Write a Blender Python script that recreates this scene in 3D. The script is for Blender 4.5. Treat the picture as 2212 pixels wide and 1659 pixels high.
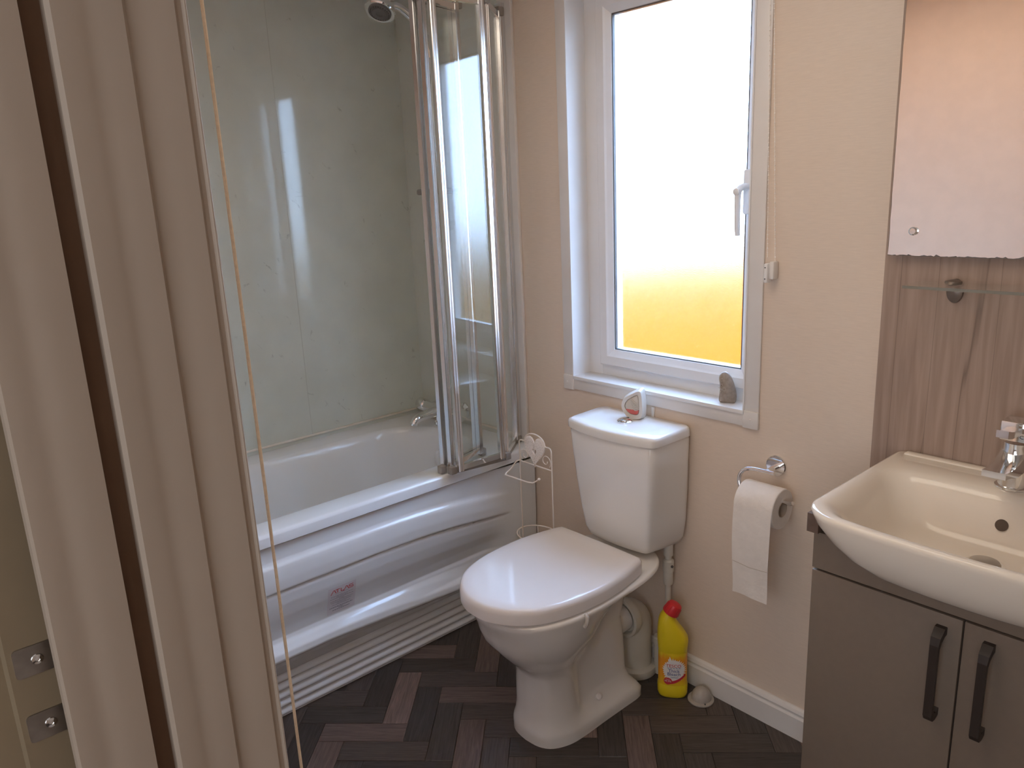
import bpy, bmesh, math, random
from mathutils import Vector, Matrix
random.seed(7)
PI = math.pi
S = bpy.context.scene
for o in list(bpy.data.objects):
    bpy.data.objects.remove(o, do_unlink=True)
COL = S.collection

# ---------------------------------------------------------------- camera
cd = bpy.data.cameras.new('camera'); cam = bpy.data.objects.new('camera', cd); COL.objects.link(cam)
cd.sensor_width = 36.0; cd.lens = 27.02; cd.clip_start = 0.01
Rm = ((0.6647886, 0.15475046, -0.73082721), (0.74577728, -0.19414953, 0.63727719), (-0.04327082, -0.96868894, -0.24447777))
M = Matrix(((Rm[0][0], -Rm[0][1], -Rm[0][2], 0), (Rm[1][0], -Rm[1][1], -Rm[1][2], 0), (Rm[2][0], -Rm[2][1], -Rm[2][2], 1.45), (0, 0, 0, 1)))
cam.matrix_world = M
S.camera = cam

# ---------------------------------------------------------------- light, sky, exposure
S.view_settings.view_transform = 'Standard'; S.view_settings.look = 'None'
S.view_settings.gamma = 1.0; S.view_settings.exposure = 0.0; S.view_settings.use_curve_mapping = False
EXPO = 0.24
S.view_settings.exposure = EXPO
c = S.cycles
c.use_denoising = True
c.max_bounces = 14; c.diffuse_bounces = 8; c.glossy_bounces = 6; c.transmission_bounces = 10; c.transparent_max_bounces = 12
c.sample_clamp_indirect = 30.0; c.caustics_refractive = True; c.caustics_reflective = True; c.blur_glossy = 0.6
w = bpy.data.worlds.new('sky'); S.world = w; w.use_nodes = True
nt = w.node_tree; nt.nodes.clear()
wo = nt.nodes.new('ShaderNodeOutputWorld'); bg = nt.nodes.new('ShaderNodeBackground')
nt.links.new(bg.outputs[0], wo.inputs[0])
tc = nt.nodes.new('ShaderNodeTexCoord'); sp = nt.nodes.new('ShaderNodeSeparateXYZ'); rp = nt.nodes.new('ShaderNodeValToRGB')
nt.links.new(tc.outputs['Generated'], sp.inputs[0]); nt.links.new(sp.outputs['Z'], rp.inputs[0]); nt.links.new(rp.outputs[0], bg.inputs[0])
rp.color_ramp.elements[0].position = 0.0; rp.color_ramp.elements[0].color = (0.50, 0.70, 1.0, 1)
rp.color_ramp.elements[1].position = 0.7; rp.color_ramp.elements[1].color = (0.38, 0.60, 1.0, 1)
bg.inputs[1].default_value = 16.0

def light(name, kind, energy, color, loc, rot=(0, 0, 0), size=None, angle=None, size_y=None):
    l = bpy.data.lights.new(name, kind); l.energy = energy; l.color = color
    if kind == 'AREA':
        l.size = size or 0.3
        if size_y: l.shape = 'RECTANGLE'; l.size_y = size_y
    if kind == 'SUN': l.angle = angle or 0.009
    o = bpy.data.objects.new(name, l); COL.objects.link(o); o.location = loc; o.rotation_euler = rot
    return o
# sun over the roof behind the camera side: lights the ground outside the window
light('sun', 'SUN', 4.0, (1.0, 0.88, 0.70), (0, 0, 10), (math.radians(38), 0, math.radians(-12)), angle=0.01)
# added warm fill high in the hallway, out of view, no fitting there
light('hall_warm_fill', 'AREA', 1.5, (1.0, 0.80, 0.62), (0.35, -0.55, 2.05), (0, 0, 0), size=0.35)
# added broad cool fill facing the doorway; the hall wall has no window
light('hall_cool_fill', 'AREA', 13.5, (0.86, 0.92, 1.0), (0.15, -1.30, 1.35), (math.radians(90), 0, 0), size=1.3, size_y=1.1)
# added soft overhead fill to even out the bathroom, not a fitted lamp
light('bathroom_overhead_fill', 'AREA', 5.0, (1.0, 0.86, 0.70), (-1.00, 0.88, 2.10), (0, 0, 0), size=0.9, size_y=0.7)

# ---------------------------------------------------------------- materials
def mat(name, color=(0.8, 0.8, 0.8), rough=0.5, metal=0.0, spec=0.5, noise=0.0, nscale=40.0, bump=0.0, bscale=200.0,
        coat=0.0, emission=None, trans=0.0, ior=1.45, stretch=(1, 1, 1), color2=None, sss=0.0, nlo=0.35, nhi=0.65, rnoise=0.0, detail=4.0):
    m = bpy.data.materials.new(name); m.use_nodes = True
    t = m.node_tree; b = t.nodes['Principled BSDF']
    b.inputs['Base Color'].default_value = (*color, 1); b.inputs['Roughness'].default_value = rough
    b.inputs['Metallic'].default_value = metal; b.inputs['Specular IOR Level'].default_value = spec
    b.inputs['IOR'].default_value = ior
    if coat: b.inputs['Coat Weight'].default_value = coat; b.inputs['Coat Roughness'].default_value = 0.04
    if trans: b.inputs['Transmission Weight'].default_value = trans
    if sss: b.inputs['Subsurface Weight'].default_value = sss; b.inputs['Subsurface Radius'].default_value = (0.01, 0.01, 0.01)
    tcn = t.nodes.new('ShaderNodeTexCoord'); mp = t.nodes.new('ShaderNodeMapping'); mp.inputs['Scale'].default_value = stretch
    t.links.new(tcn.outputs['Object'], mp.inputs[0])
    if noise or color2:
        n = t.nodes.new('ShaderNodeTexNoise'); n.inputs['Scale'].default_value = nscale; n.inputs['Detail'].default_value = detail
        t.links.new(mp.outputs[0], n.inputs['Vector'])
        r = t.nodes.new('ShaderNodeValToRGB'); r.color_ramp.elements[0].position = nlo; r.color_ramp.elements[1].position = nhi
        c2 = color2 or tuple(max(0, x * (1 - noise)) for x in color)
        r.color_ramp.elements[0].color = (*c2, 1); r.color_ramp.elements[1].color = (*color, 1)
        t.links.new(n.outputs[0], r.inputs[0]); t.links.new(r.outputs[0], b.inputs['Base Color'])
    if bump:
        n2 = t.nodes.new('ShaderNodeTexNoise'); n2.inputs['Scale'].default_value = bscale; n2.inputs['Detail'].default_value = 2
        t.links.new(mp.outputs[0], n2.inputs['Vector'])
        bp = t.nodes.new('ShaderNodeBump'); bp.inputs['Strength'].default_value = bump; bp.inputs['Distance'].default_value = 0.002
        t.links.new(n2.outputs[0], bp.inputs['Height']); t.links.new(bp.outputs[0], b.inputs['Normal'])
    return m

M_cream = mat('cream_wallpaper', (0.75, 0.63, 0.52), 0.62, spec=0.3, noise=0.05, nscale=30, stretch=(1, 1, 14), bump=0.12, bscale=160)
M_grey = mat('grey_marbled_bath_panel', (0.64, 0.68, 0.625), 0.07, spec=0.5, color2=(0.59, 0.63, 0.58), nscale=6, detail=8)
def flecks(m):
    t = m.node_tree; b = t.nodes['Principled BSDF']; src = b.inputs['Base Color'].links[0].from_socket
    tcn = t.nodes.new('ShaderNodeTexCoord'); mp = t.nodes.new('ShaderNodeMapping'); mp.vector_type = 'TEXTURE'; mp.inputs['Rotation'].default_value = (0.6, 0.5, 0.3); mp.inputs['Scale'].default_value = (1, 1, 2.2)
    n = t.nodes.new('ShaderNodeTexNoise'); n.inputs['Scale'].default_value = 24; n.inputs['Detail'].default_value = 9; n.inputs['Roughness'].default_value = 0.68; n.inputs['Distortion'].default_value = 0.9
    r = t.nodes.new('ShaderNodeValToRGB'); r.color_ramp.elements[0].position = 0.635; r.color_ramp.elements[0].color = (1, 1, 1, 1); r.color_ramp.elements[1].position = 0.70; r.color_ramp.elements[1].color = (0.72, 0.72, 0.72, 1)
    x = t.nodes.new('ShaderNodeMix'); x.data_type = 'RGBA'; x.blend_type = 'MULTIPLY'; x.inputs[0].default_value = 1
    t.links.new(tcn.outputs['Object'], mp.inputs[0]); t.links.new(mp.outputs[0], n.inputs['Vector']); t.links.new(n.outputs[0], r.inputs[0])
    t.links.new(src, x.inputs[6]); t.links.new(r.outputs[0], x.inputs[7]); t.links.new(x.outputs[2], b.inputs['Base Color'])
flecks(M_grey)
M_ceil = mat('ceiling_white', (0.78, 0.76, 0.72), 0.7)
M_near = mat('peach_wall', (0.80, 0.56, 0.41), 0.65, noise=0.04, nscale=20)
M_hall = mat('hall_wall', (0.62, 0.50, 0.40), 0.7)
M_white = mat('white_acrylic', (0.80, 0.83, 0.85), 0.13, spec=0.55, noise=0.015, nscale=8)
M_ceramic = mat('white_ceramic', (0.82, 0.80, 0.77), 0.09, spec=0.55, coat=0.3, noise=0.01, nscale=5)
M_seat = mat('white_seat_plastic', (0.82, 0.79, 0.78), 0.12, spec=0.5, noise=0.01, nscale=5)
M_upvc = mat('white_window_plastic', (0.80, 0.80, 0.80), 0.25, noise=0.02, nscale=10)
M_trimw = mat('white_satin_trim', (0.76, 0.73, 0.70), 0.38, noise=0.03, nscale=12)
M_pipe = mat('white_pipe_plastic', (0.70, 0.67, 0.60), 0.4, noise=0.04, nscale=20)
M_chrome = mat('chrome', (0.86, 0.87, 0.88), 0.07, metal=1.0, noise=0.02, nscale=30)
M_alu = mat('polished_aluminium', (0.80, 0.80, 0.80), 0.22, metal=1.0, noise=0.02, nscale=30)
M_steel = mat('brushed_steel_plate', (0.42, 0.39, 0.36), 0.38, metal=1.0, noise=0.2, nscale=60)
M_dark = mat('dark_plastic', (0.10, 0.10, 0.10), 0.4)
M_smoke = mat('clear_smoky_plastic', (0.32, 0.30, 0.28), 0.25, noise=0.1)
M_basin = mat('basin_ceramic', (0.84, 0.76, 0.65), 0.12, spec=0.5, coat=0.2, noise=0.01, nscale=5)
M_cab = mat('cashmere_cabinet', (0.19, 0.148, 0.112), 0.5, noise=0.04, nscale=60, bump=0.05, bscale=300)
M_handle = mat('dark_bronze_handle', (0.035, 0.026, 0.022), 0.42, spec=0.4)
M_black = mat('dark_gap', (0.05, 0.035, 0.03), 0.8)
M_work = mat('dark_walnut_worktop', (0.16, 0.11, 0.085), 0.45, noise=0.3, nscale=25, stretch=(1, 12, 1))
M_mirror = mat('mirror_silver', (0.93, 0.93, 0.93), 0.015, metal=1.0)
M_glassedge = mat('glass_edge', (0.42, 0.42, 0.37), 0.2, trans=0.6)
M_card = mat('tissue_paper', (0.82, 0.76, 0.70), 0.9, spec=0.1, noise=0.04, nscale=50, bump=0.35, bscale=90)
M_core = mat('cardboard_core', (0.45, 0.36, 0.28), 0.9)
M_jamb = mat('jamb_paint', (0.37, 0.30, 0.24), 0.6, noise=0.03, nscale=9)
M_jambd = mat('dark_brown_seal', (0.15, 0.085, 0.05), 0.7, noise=0.1, nscale=15)  # plain dark brown for the seal strip in the frame groove
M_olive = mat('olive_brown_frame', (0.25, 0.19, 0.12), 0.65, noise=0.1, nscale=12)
M_cord = mat('cream_cord', (0.98, 0.80, 0.58), 0.8, noise=0.1, nscale=300)
M_yellow = mat('yellow_plastic', (0.86, 0.66, 0.02), 0.32, noise=0.03, nscale=20)
M_redcap = mat('red_plastic', (0.66, 0.035, 0.04), 0.35, noise=0.03, nscale=20)
M_stone = mat('carved_stone', (0.36, 0.29, 0.23), 0.55, noise=0.25, nscale=90, bump=0.4, bscale=260)
M_red = mat('red_ink', (0.60, 0.04, 0.06), 0.6)
M_navy = mat('navy_ink', (0.05, 0.08, 0.28), 0.6)
M_ink = mat('dark_ink', (0.08, 0.09, 0.13), 0.6)
M_inkw = mat('white_ink', (0.85, 0.83, 0.80), 0.6)
M_paper = mat('sticker_paper', (0.70, 0.68, 0.72), 0.5, noise=0.02, nscale=20)
M_wire = mat('cream_enamelled_wire', (0.95, 0.90, 0.85), 0.35, noise=0.03, nscale=60)
M_fresh = mat('frosted_white_plastic', (0.68, 0.64, 0.58), 0.35, sss=0.2, noise=0.03, nscale=20)
M_gel = mat('clear_ribbed_plastic', (0.85, 0.78, 0.68), 0.1, trans=0.35, bump=0.6, bscale=120)
M_liquid = mat('coral_liquid', (0.62, 0.13, 0.10), 0.15, noise=0.05)
M_hole = mat('overflow_dark', (0.10, 0.07, 0.05), 0.6)
M_seal = mat('cream_sealant', (0.78, 0.74, 0.66), 0.4, noise=0.08, nscale=40)
M_ground = mat('ochre_soil', (0.16, 0.085, 0.018), 0.95, spec=0.0, color2=(0.13, 0.065, 0.012), nscale=0.8)
M_fence = mat('orange_stained_fence', (0.40, 0.092, 0.004), 0.9, spec=0.0, color2=(0.33, 0.072, 0.003), nscale=5)
M_base = mat('floor_underlay', (0.045, 0.035, 0.03), 0.8)
M_dstop2 = mat('clear_hook_plastic', (0.62, 0.58, 0.54), 0.2, noise=0.08, nscale=60)
M_dstop = mat('clear_rubber_dome', (0.42, 0.38, 0.34), 0.3, noise=0.08, nscale=60)

def glass_thin(name, tint=(0.97, 0.98, 0.975), refl=1.0):
    m = bpy.data.materials.new(name); m.use_nodes = True; t = m.node_tree; t.nodes.clear()
    o = t.nodes.new('ShaderNodeOutputMaterial'); mx = t.nodes.new('ShaderNodeMixShader')
    tr = t.nodes.new('ShaderNodeBsdfTransparent'); tr.inputs[0].default_value = (*tint, 1)
    gl = t.nodes.new('ShaderNodeBsdfGlossy'); gl.inputs['Roughness'].default_value = 0.012; gl.inputs[0].default_value = (1, 1, 1, 1)
    lw = t.nodes.new('ShaderNodeLayerWeight'); pw = t.nodes.new('ShaderNodeMath'); pw.operation = 'POWER'; pw.inputs[1].default_value = 5
    fr = t.nodes.new('ShaderNodeMath'); fr.operation = 'MULTIPLY_ADD'; fr.inputs[1].default_value = 0.955; fr.inputs[2].default_value = 0.045
    lw.inputs[0].default_value = 0.5; t.links.new(lw.outputs['Facing'], pw.inputs[0]); t.links.new(pw.outputs[0], fr.inputs[0])
    t.links.new(fr.outputs[0], mx.inputs[0]); t.links.new(tr.outputs[0], mx.inputs[1]); t.links.new(gl.outputs[0], mx.inputs[2])
    t.links.new(mx.outputs[0], o.inputs[0]); return m
M_sglass = glass_thin('shower_glass')
M_shelf = glass_thin('shelf_glass', (0.95, 0.97, 0.96))

def frosted():
    m = bpy.data.materials.new('frosted_glass'); m.use_nodes = True; t = m.node_tree; t.nodes.clear()
    o = t.nodes.new('ShaderNodeOutputMaterial'); g = t.nodes.new('ShaderNodeBsdfGlass')
    g.inputs['Roughness'].default_value = 0.27; g.inputs['IOR'].default_value = 1.21; g.inputs[0].default_value = (1, 1, 1, 1)
    tcn = t.nodes.new('ShaderNodeTexCoord'); n = t.nodes.new('ShaderNodeTexNoise'); n.inputs['Scale'].default_value = 350
    t.links.new(tcn.outputs['Object'], n.inputs['Vector'])
    b = t.nodes.new('ShaderNodeBump'); b.inputs['Strength'].default_value = 0.35; b.inputs['Distance'].default_value = 0.001
    t.links.new(n.outputs[0], b.inputs['Height']); t.links.new(b.outputs[0], g.inputs['Normal'])
    t.links.new(g.outputs[0], o.inputs[0]); return m
M_frost = frosted()

def wood(name, base, dark, crack=True, scale=1.0):
    m = bpy.data.materials.new(name); m.use_nodes = True; t = m.node_tree; b = t.nodes['Principled BSDF']
    b.inputs['Roughness'].default_value = 0.5; b.inputs['Specular IOR Level'].default_value = 0.35
    tcn = t.nodes.new('ShaderNodeTexCoord'); mp = t.nodes.new('ShaderNodeMapping'); mp.inputs['Scale'].default_value = (22 * scale, 22 * scale, 1.1 * scale)
    t.links.new(tcn.outputs['Object'], mp.inputs[0])
    n = t.nodes.new('ShaderNodeTexNoise'); n.inputs['Scale'].default_value = 4; n.inputs['Detail'].default_value = 8; n.inputs['Distortion'].default_value = 0.4
    t.links.new(mp.outputs[0], n.inputs['Vector'])
    r = t.nodes.new('ShaderNodeValToRGB'); r.color_ramp.elements[0].position = 0.3; r.color_ramp.elements[1].position = 0.68
    r.color_ramp.elements[0].color = (*dark, 1); r.color_ramp.elements[1].color = (*base, 1)
    t.links.new(n.outputs[0], r.inputs[0]); out = r.outputs[0]
    if crack:
        mp2 = t.nodes.new('ShaderNodeMapping'); mp2.inputs['Scale'].default_value = (9, 9, 0.22)
        t.links.new(tcn.outputs['Object'], mp2.inputs[0])
        v = t.nodes.new('ShaderNodeTexVoronoi'); v.feature = 'DISTANCE_TO_EDGE'; v.inputs['Scale'].default_value = 1.6
        nz = t.nodes.new('ShaderNodeTexNoise'); nz.inputs['Scale'].default_value = 3
        t.links.new(mp2.outputs[0], nz.inputs['Vector'])
        ad = t.nodes.new('ShaderNodeMix'); ad.data_type = 'VECTOR'; ad.inputs[0].default_value = 0.25
        t.links.new(mp2.outputs[0], ad.inputs[4]); t.links.new(nz.outputs['Color'], ad.inputs[5])
        t.links.new(ad.outputs[1], v.inputs['Vector'])
        cr = t.nodes.new('ShaderNodeValToRGB'); cr.color_ramp.elements[0].position = 0.0; cr.color_ramp.elements[0].color = (0.62, 0.62, 0.62, 1)
        cr.color_ramp.elements[1].position = 0.012; cr.color_ramp.elements[1].color = (1, 1, 1, 1)
        t.links.new(v.outputs[0], cr.inputs[0])
        mx = t.nodes.new('ShaderNodeMix'); mx.data_type = 'RGBA'; mx.blend_type = 'MULTIPLY'; mx.inputs[0].default_value = 1
        t.links.new(out, mx.inputs[6]); t.links.new(cr.outputs[0], mx.inputs[7]); out = mx.outputs[2]
    t.links.new(out, b.inputs['Base Color']); return m
M_wood = wood('taupe_wood_panel', (0.40, 0.295, 0.235), (0.30, 0.215, 0.17))

def plank_mat(name, base, along):
    m = bpy.data.materials.new(name); m.use_nodes = True; t = m.node_tree; b = t.nodes['Principled BSDF']
    b.inputs['Roughness'].default_value = 0.36; b.inputs['Specular IOR Level'].default_value = 0.45
    tcn = t.nodes.new('ShaderNodeTexCoord'); mp = t.nodes.new('ShaderNodeMapping')
    mp.vector_type = 'TEXTURE'; mp.inputs['Rotation'].default_value = (0, 0, along); mp.inputs['Scale'].default_value = (1 / 7, 1 / 120, 1)
    t.links.new(tcn.outputs['Object'], mp.inputs[0])
    n = t.nodes.new('ShaderNodeTexNoise'); n.inputs['Scale'].default_value = 1.6; n.inputs['Detail'].default_value = 7; n.inputs['Distortion'].default_value = 1.1
    t.links.new(mp.outputs[0], n.inputs['Vector'])
    r = t.nodes.new('ShaderNodeValToRGB'); r.color_ramp.elements[0].position = 0.32; r.color_ramp.elements[1].position = 0.66
    r.color_ramp.elements[0].color = (*[x * 0.62 for x in base], 1); r.color_ramp.elements[1].color = (*[x * 1.15 for x in base], 1)
    t.links.new(n.outputs[0], r.inputs[0]); t.links.new(r.outputs[0], b.inputs['Base Color']); return m

# ---------------------------------------------------------------- geometry helpers
class G:
    """collects world-space vertices and faces of one mesh"""
    def __init__(s): s.v = []; s.f = []
    def add(s, vs, fs):
        k = len(s.v); s.v += [Vector(p) for p in vs]; s.f += [tuple(i + k for i in f) for f in fs]; return s
    def box(s, a, b, ch=0.0):
        x0, y0, z0 = a; x1, y1, z1 = b
        if ch <= 0:
            vs = [(x0, y0, z0), (x1, y0, z0), (x1, y1, z0), (x0, y1, z0), (x0, y0, z1), (x1, y0, z1), (x1, y1, z1), (x0, y1, z1)]
            return s.add(vs, [(0, 3, 2, 1), (4, 5, 6, 7), (0, 1, 5, 4), (1, 2, 6, 5), (2, 3, 7, 6), (3, 0, 4, 7)])
        bm = bmesh.new(); bmesh.ops.create_cube(bm, size=1.0)
        bmesh.ops.scale(bm, vec=(x1 - x0, y1 - y0, z1 - z0), verts=bm.verts)
        bmesh.ops.translate(bm, vec=((x0 + x1) / 2, (y0 + y1) / 2, (z0 + z1) / 2), verts=bm.verts)
        bmesh.ops.bevel(bm, geom=bm.edges[:] + bm.verts[:], offset=ch, segments=2, profile=0.5, affect='EDGES')
        bm.verts.index_update(); s.add([tuple(v.co) for v in bm.verts], [tuple(v.index for v in f.verts) for f in bm.faces]); bm.free(); return s
    def tube(s, pts, r, n=10, closed=False):
        pts = [Vector(p) for p in pts]; m = len(pts); rr = r if isinstance(r, (list, tuple)) else [r] * m
        k = len(s.v); prev = None
        for i, p in enumerate(pts):
            if closed: t = pts[(i + 1) % m] - pts[i - 1]
            else: t = pts[min(i + 1, m - 1)] - pts[max(i - 1, 0)]
            t.normalize()
            if prev is None:
                a = Vector((0, 0, 1)) if abs(t.z) < 0.9 else Vector((1, 0, 0)); u = t.cross(a).normalized()
            else:
                u = prev - t * prev.dot(t)
                u = u.normalized() if u.length > 1e-6 else t.orthogonal().normalized()
            prev = u; v = t.cross(u)
            for j in range(n):
                a = 2 * PI * j / n; s.v.append(p + (u * math.cos(a) + v * math.sin(a)) * rr[i])
        for i in range(m if closed else m - 1):
            for j in range(n):
                a = k + i * n + j; b = k + i * n + (j + 1) % n; i2 = (i + 1) % m
                s.f.append((a, b, k + i2 * n + (j + 1) % n, k + i2 * n + j))
        if not closed:
            s.f.append(tuple(k + j for j in range(n))[::-1]); s.f.append(tuple(k + (m - 1) * n + j for j in range(n)))
        return s
    def lathe(s, prof, center, axis=(0, 0, 1), n=32, sx=1.0, sy=1.0, xdir=None):
        """prof: list of (radius, height) along axis"""
        ax = Vector(axis).normalized(); c0 = Vector(center)
        u = Vector(xdir).normalized() if xdir else ax.orthogonal().normalized(); v = ax.cross(u); k = len(s.v)
        for r, h in prof:
            for j in range(n):
                a = 2 * PI * j / n; s.v.append(c0 + ax * h + u * (r * sx * math.cos(a)) + v * (r * sy * math.sin(a)))
        for i in range(len(prof) - 1):
            for j in range(n):
                s.f.append((k + i * n + j, k + i * n + (j + 1) % n, k + (i + 1) * n + (j + 1) % n, k + (i + 1) * n + j))
        s.f.append(tuple(k + j for j in range(n))[::-1]); q = k + (len(prof) - 1) * n; s.f.append(tuple(q + j for j in range(n)))
        return s
    def loft(s, rings, cap0=True, cap1=True):
        n = len(rings[0]); k = len(s.v)
        for r in rings: s.v += [Vector(p) for p in r]
        for i in range(len(rings) - 1):
            for j in range(n):
                s.f.append((k + i * n + j, k + i * n + (j + 1) % n, k + (i + 1) * n + (j + 1) % n, k + (i + 1) * n + j))
        if cap0: s.f.append(tuple(k + j for j in range(n))[::-1])
        if cap1: q = k + (len(rings) - 1) * n; s.f.append(tuple(q + j for j in range(n)))
        return s
    def prism(s, poly, z0, z1):
        """plan polygon extruded upward"""
        return s.loft([[(x, y, z0) for x, y in poly], [(x, y, z1) for x, y in poly]])
    def sphere(s, c0, r, n=10, m=6, sz=1.0):
        prof = [(max(1e-4, r * math.sin(PI * i / m)), -r * sz * math.cos(PI * i / m)) for i in range(m + 1)]
        return s.lathe(prof, c0, n=n)

def _mesh(name, g, m, origin, smooth, angle=35):
    me = bpy.data.meshes.new(name); o3 = Vector(origin)
    me.from_pydata([tuple(v - o3) for v in g.v], [], g.f); me.update()
    bm = bmesh.new(); bm.from_mesh(me); bmesh.ops.recalc_face_normals(bm, faces=bm.faces); bm.to_mesh(me); bm.free()
    if m is not None: me.materials.append(m)
    if smooth:
        for p in me.polygons: p.use_smooth = True
        me.set_sharp_from_angle(angle=math.radians(angle))
    return me
def _worldloc(o):
    v = Vector((0, 0, 0))
    while o is not None: v += o.location; o = o.parent
    return v
def thing(name, label, cat, loc=(0, 0, 0), group=None):
    o = bpy.data.objects.new(name, None); COL.objects.link(o); o.location = loc; o.empty_display_size = 0.05
    o['label'] = label; o['category'] = cat
    if group: o['group'] = group
    return o
def part(name, g, m, parent, label=None, smooth=True, kind=None, angle=35):
    me = _mesh(name, g, m, _worldloc(parent), smooth, angle)
    o = bpy.data.objects.new(name, me); COL.objects.link(o); o.parent = parent
    if label: o['label'] = label
    if kind: o['kind'] = kind
    return o
def single(name, g, m, label, cat, loc=None, group=None, smooth=True, angle=35):
    if loc is None:
        loc = Vector((sum(v.x for v in g.v) / len(g.v), sum(v.y for v in g.v) / len(g.v), min(v.z for v in g.v)))
    me = _mesh(name, g, m, loc, smooth, angle); o = bpy.data.objects.new(name, me); COL.objects.link(o); o.location = loc
    o['label'] = label; o['category'] = cat
    if group: o['group'] = group
    return o
def struct(name, g, m, label, cat, smooth=False, angle=35, loc=(0, 0, 0)):
    me = _mesh(name, g, m, loc, smooth, angle); o = bpy.data.objects.new(name, me); COL.objects.link(o); o.location = loc
    o['kind'] = 'structure'; o['label'] = label; o['category'] = cat
    return o

def catmull(p, n=8, closed=False):
    p = [Vector(q) for q in p]; out = []; m = len(p)
    for i in range(m if closed else m - 1):
        if closed: a, b, c1, d = p[i - 1], p[i], p[(i + 1) % m], p[(i + 2) % m]
        else: a, b, c1, d = p[max(i - 1, 0)], p[i], p[i + 1], p[min(i + 2, m - 1)]
        for k in range(n):
            t = k / n
            out.append(0.5 * ((2 * b) + (c1 - a) * t + (2 * a - 5 * b + 4 * c1 - d) * t * t + (3 * b - a - 3 * c1 + d) * t ** 3))
    if not closed: out.append(p[-1])
    return out
def resample(pts, n):
    pts = [Vector(p) for p in pts]; P = pts + [pts[0]]; L = [0]
    for i in range(1, len(P)): L.append(L[-1] + (P[i] - P[i - 1]).length)
    out = []; j = 0
    for k in range(n):
        d = L[-1] * k / n
        while L[j + 1] < d: j += 1
        t = (d - L[j]) / max(1e-9, L[j + 1] - L[j]); out.append(P[j].lerp(P[j + 1], t))
    return out
def rrect(x0, x1, y0, y1, r, seg=8, side=6):
    """rounded rectangle, constant vertex count; r may be 4 radii (x1y0,x1y1,x0y1,x0y0)"""
    rs = r if isinstance(r, (list, tuple)) else [r] * 4
    C = [(x1 - rs[0], y0 + rs[0], -PI / 2, rs[0]), (x1 - rs[1], y1 - rs[1], 0, rs[1]), (x0 + rs[2], y1 - rs[2], PI / 2, rs[2]), (x0 + rs[3], y0 + rs[3], PI, rs[3])]
    arcs = [[(cx + q * math.cos(a + PI / 2 * i / seg), cy + q * math.sin(a + PI / 2 * i / seg)) for i in range(seg + 1)] for cx, cy, a, q in C]
    out = []
    for k in range(4):
        out += arcs[k]; p = arcs[k][-1]; q = arcs[(k + 1) % 4][0]
        for i in range(1, side): out.append((p[0] + (q[0] - p[0]) * i / side, p[1] + (q[1] - p[1]) * i / side))
    return out
def interp(tab, x):
    if x <= tab[0][0]: return tab[0][1]
    for (a, b), (c1, d) in zip(tab, tab[1:]):
        if x <= c1: return b + (d - b) * (x - a) / (c1 - a)
    return tab[-1][1]
def text_geo(body, size, fn, align='CENTER', extr=0.0, spacing=1.0, shear=0.0, xs=1.0):
    """flat lettering: fn maps (u, v) in metres to a world point"""
    cu = bpy.data.curves.new('text', 'FONT'); cu.body = body; cu.size = size; cu.align_x = align; cu.space_character = spacing; cu.shear = shear
    cu.resolution_u = 3
    o = bpy.data.objects.new('text', cu); COL.objects.link(o)
    dg = bpy.context.evaluated_depsgraph_get(); me = o.evaluated_get(dg).to_mesh()
    g = G(); g.add([fn(v.co.x * xs, v.co.y) for v in me.vertices], [tuple(p.vertices) for p in me.polygons])
    o.evaluated_get(dg).to_mesh_clear(); bpy.data.objects.remove(o, do_unlink=True); bpy.data.curves.remove(cu)
    return g

# ================================================================ STRUCTURE
YW = 1.70; XB = -2.494; CZ = 2.12
YN = 0.27       # bathroom side of the wall with the doorway
XR = 0.16
# --- floor: dark underlay + herringbone planks
fl = struct('floor', G().box((XB - 0.3, -1.4, -0.06), (1.2, YW + 0.3, -0.004)), M_base, 'dark herringbone wood-look floor', 'floor')
L_, W_ = 0.2380, 0.0735
ua = Vector((0.7071, 0.7071)); va = Vector((-0.7071, 0.7071)); O2 = Vector((-1.858, 1.097))
def clip(poly, x0, x1, y0, y1):
    def cl(P, f, g):
        out = []
        for i in range(len(P)):
            a, b = P[i - 1], P[i]; fa, fb = f(a), f(b)
            if (fa >= 0) != (fb >= 0):
                t = fa / (fa - fb); out.append((a[0] + (b[0] - a[0]) * t, a[1] + (b[1] - a[1]) * t))
            if fb >= 0: out.append(b)
        return out
    for f in (lambda p: p[0] - x0, lambda p: x1 - p[0], lambda p: p[1] - y0, lambda p: y1 - p[1]):
        if len(poly) >= 3: poly = cl(poly, f, None)
    return poly
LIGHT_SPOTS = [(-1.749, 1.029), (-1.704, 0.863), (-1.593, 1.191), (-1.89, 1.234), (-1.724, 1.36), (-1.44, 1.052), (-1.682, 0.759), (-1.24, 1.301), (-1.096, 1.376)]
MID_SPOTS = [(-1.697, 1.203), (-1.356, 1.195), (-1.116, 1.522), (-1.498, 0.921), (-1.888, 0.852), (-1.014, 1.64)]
def inside(P, q):
    sgn = [((P[i][0] - P[i - 1][0]) * (q[1] - P[i - 1][1]) - (P[i][1] - P[i - 1][1]) * (q[0] - P[i - 1][0])) > 0 for i in range(len(P))]
    return all(sgn) or not any(sgn)
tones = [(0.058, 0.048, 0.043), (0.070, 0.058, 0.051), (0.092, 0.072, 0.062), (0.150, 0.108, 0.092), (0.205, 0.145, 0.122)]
PMH = [plank_mat('plank_grain', t_, PI / 4) for t_ in tones]; PMV = [plank_mat('plank_grain', t_, -PI / 4) for t_ in tones]
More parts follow.
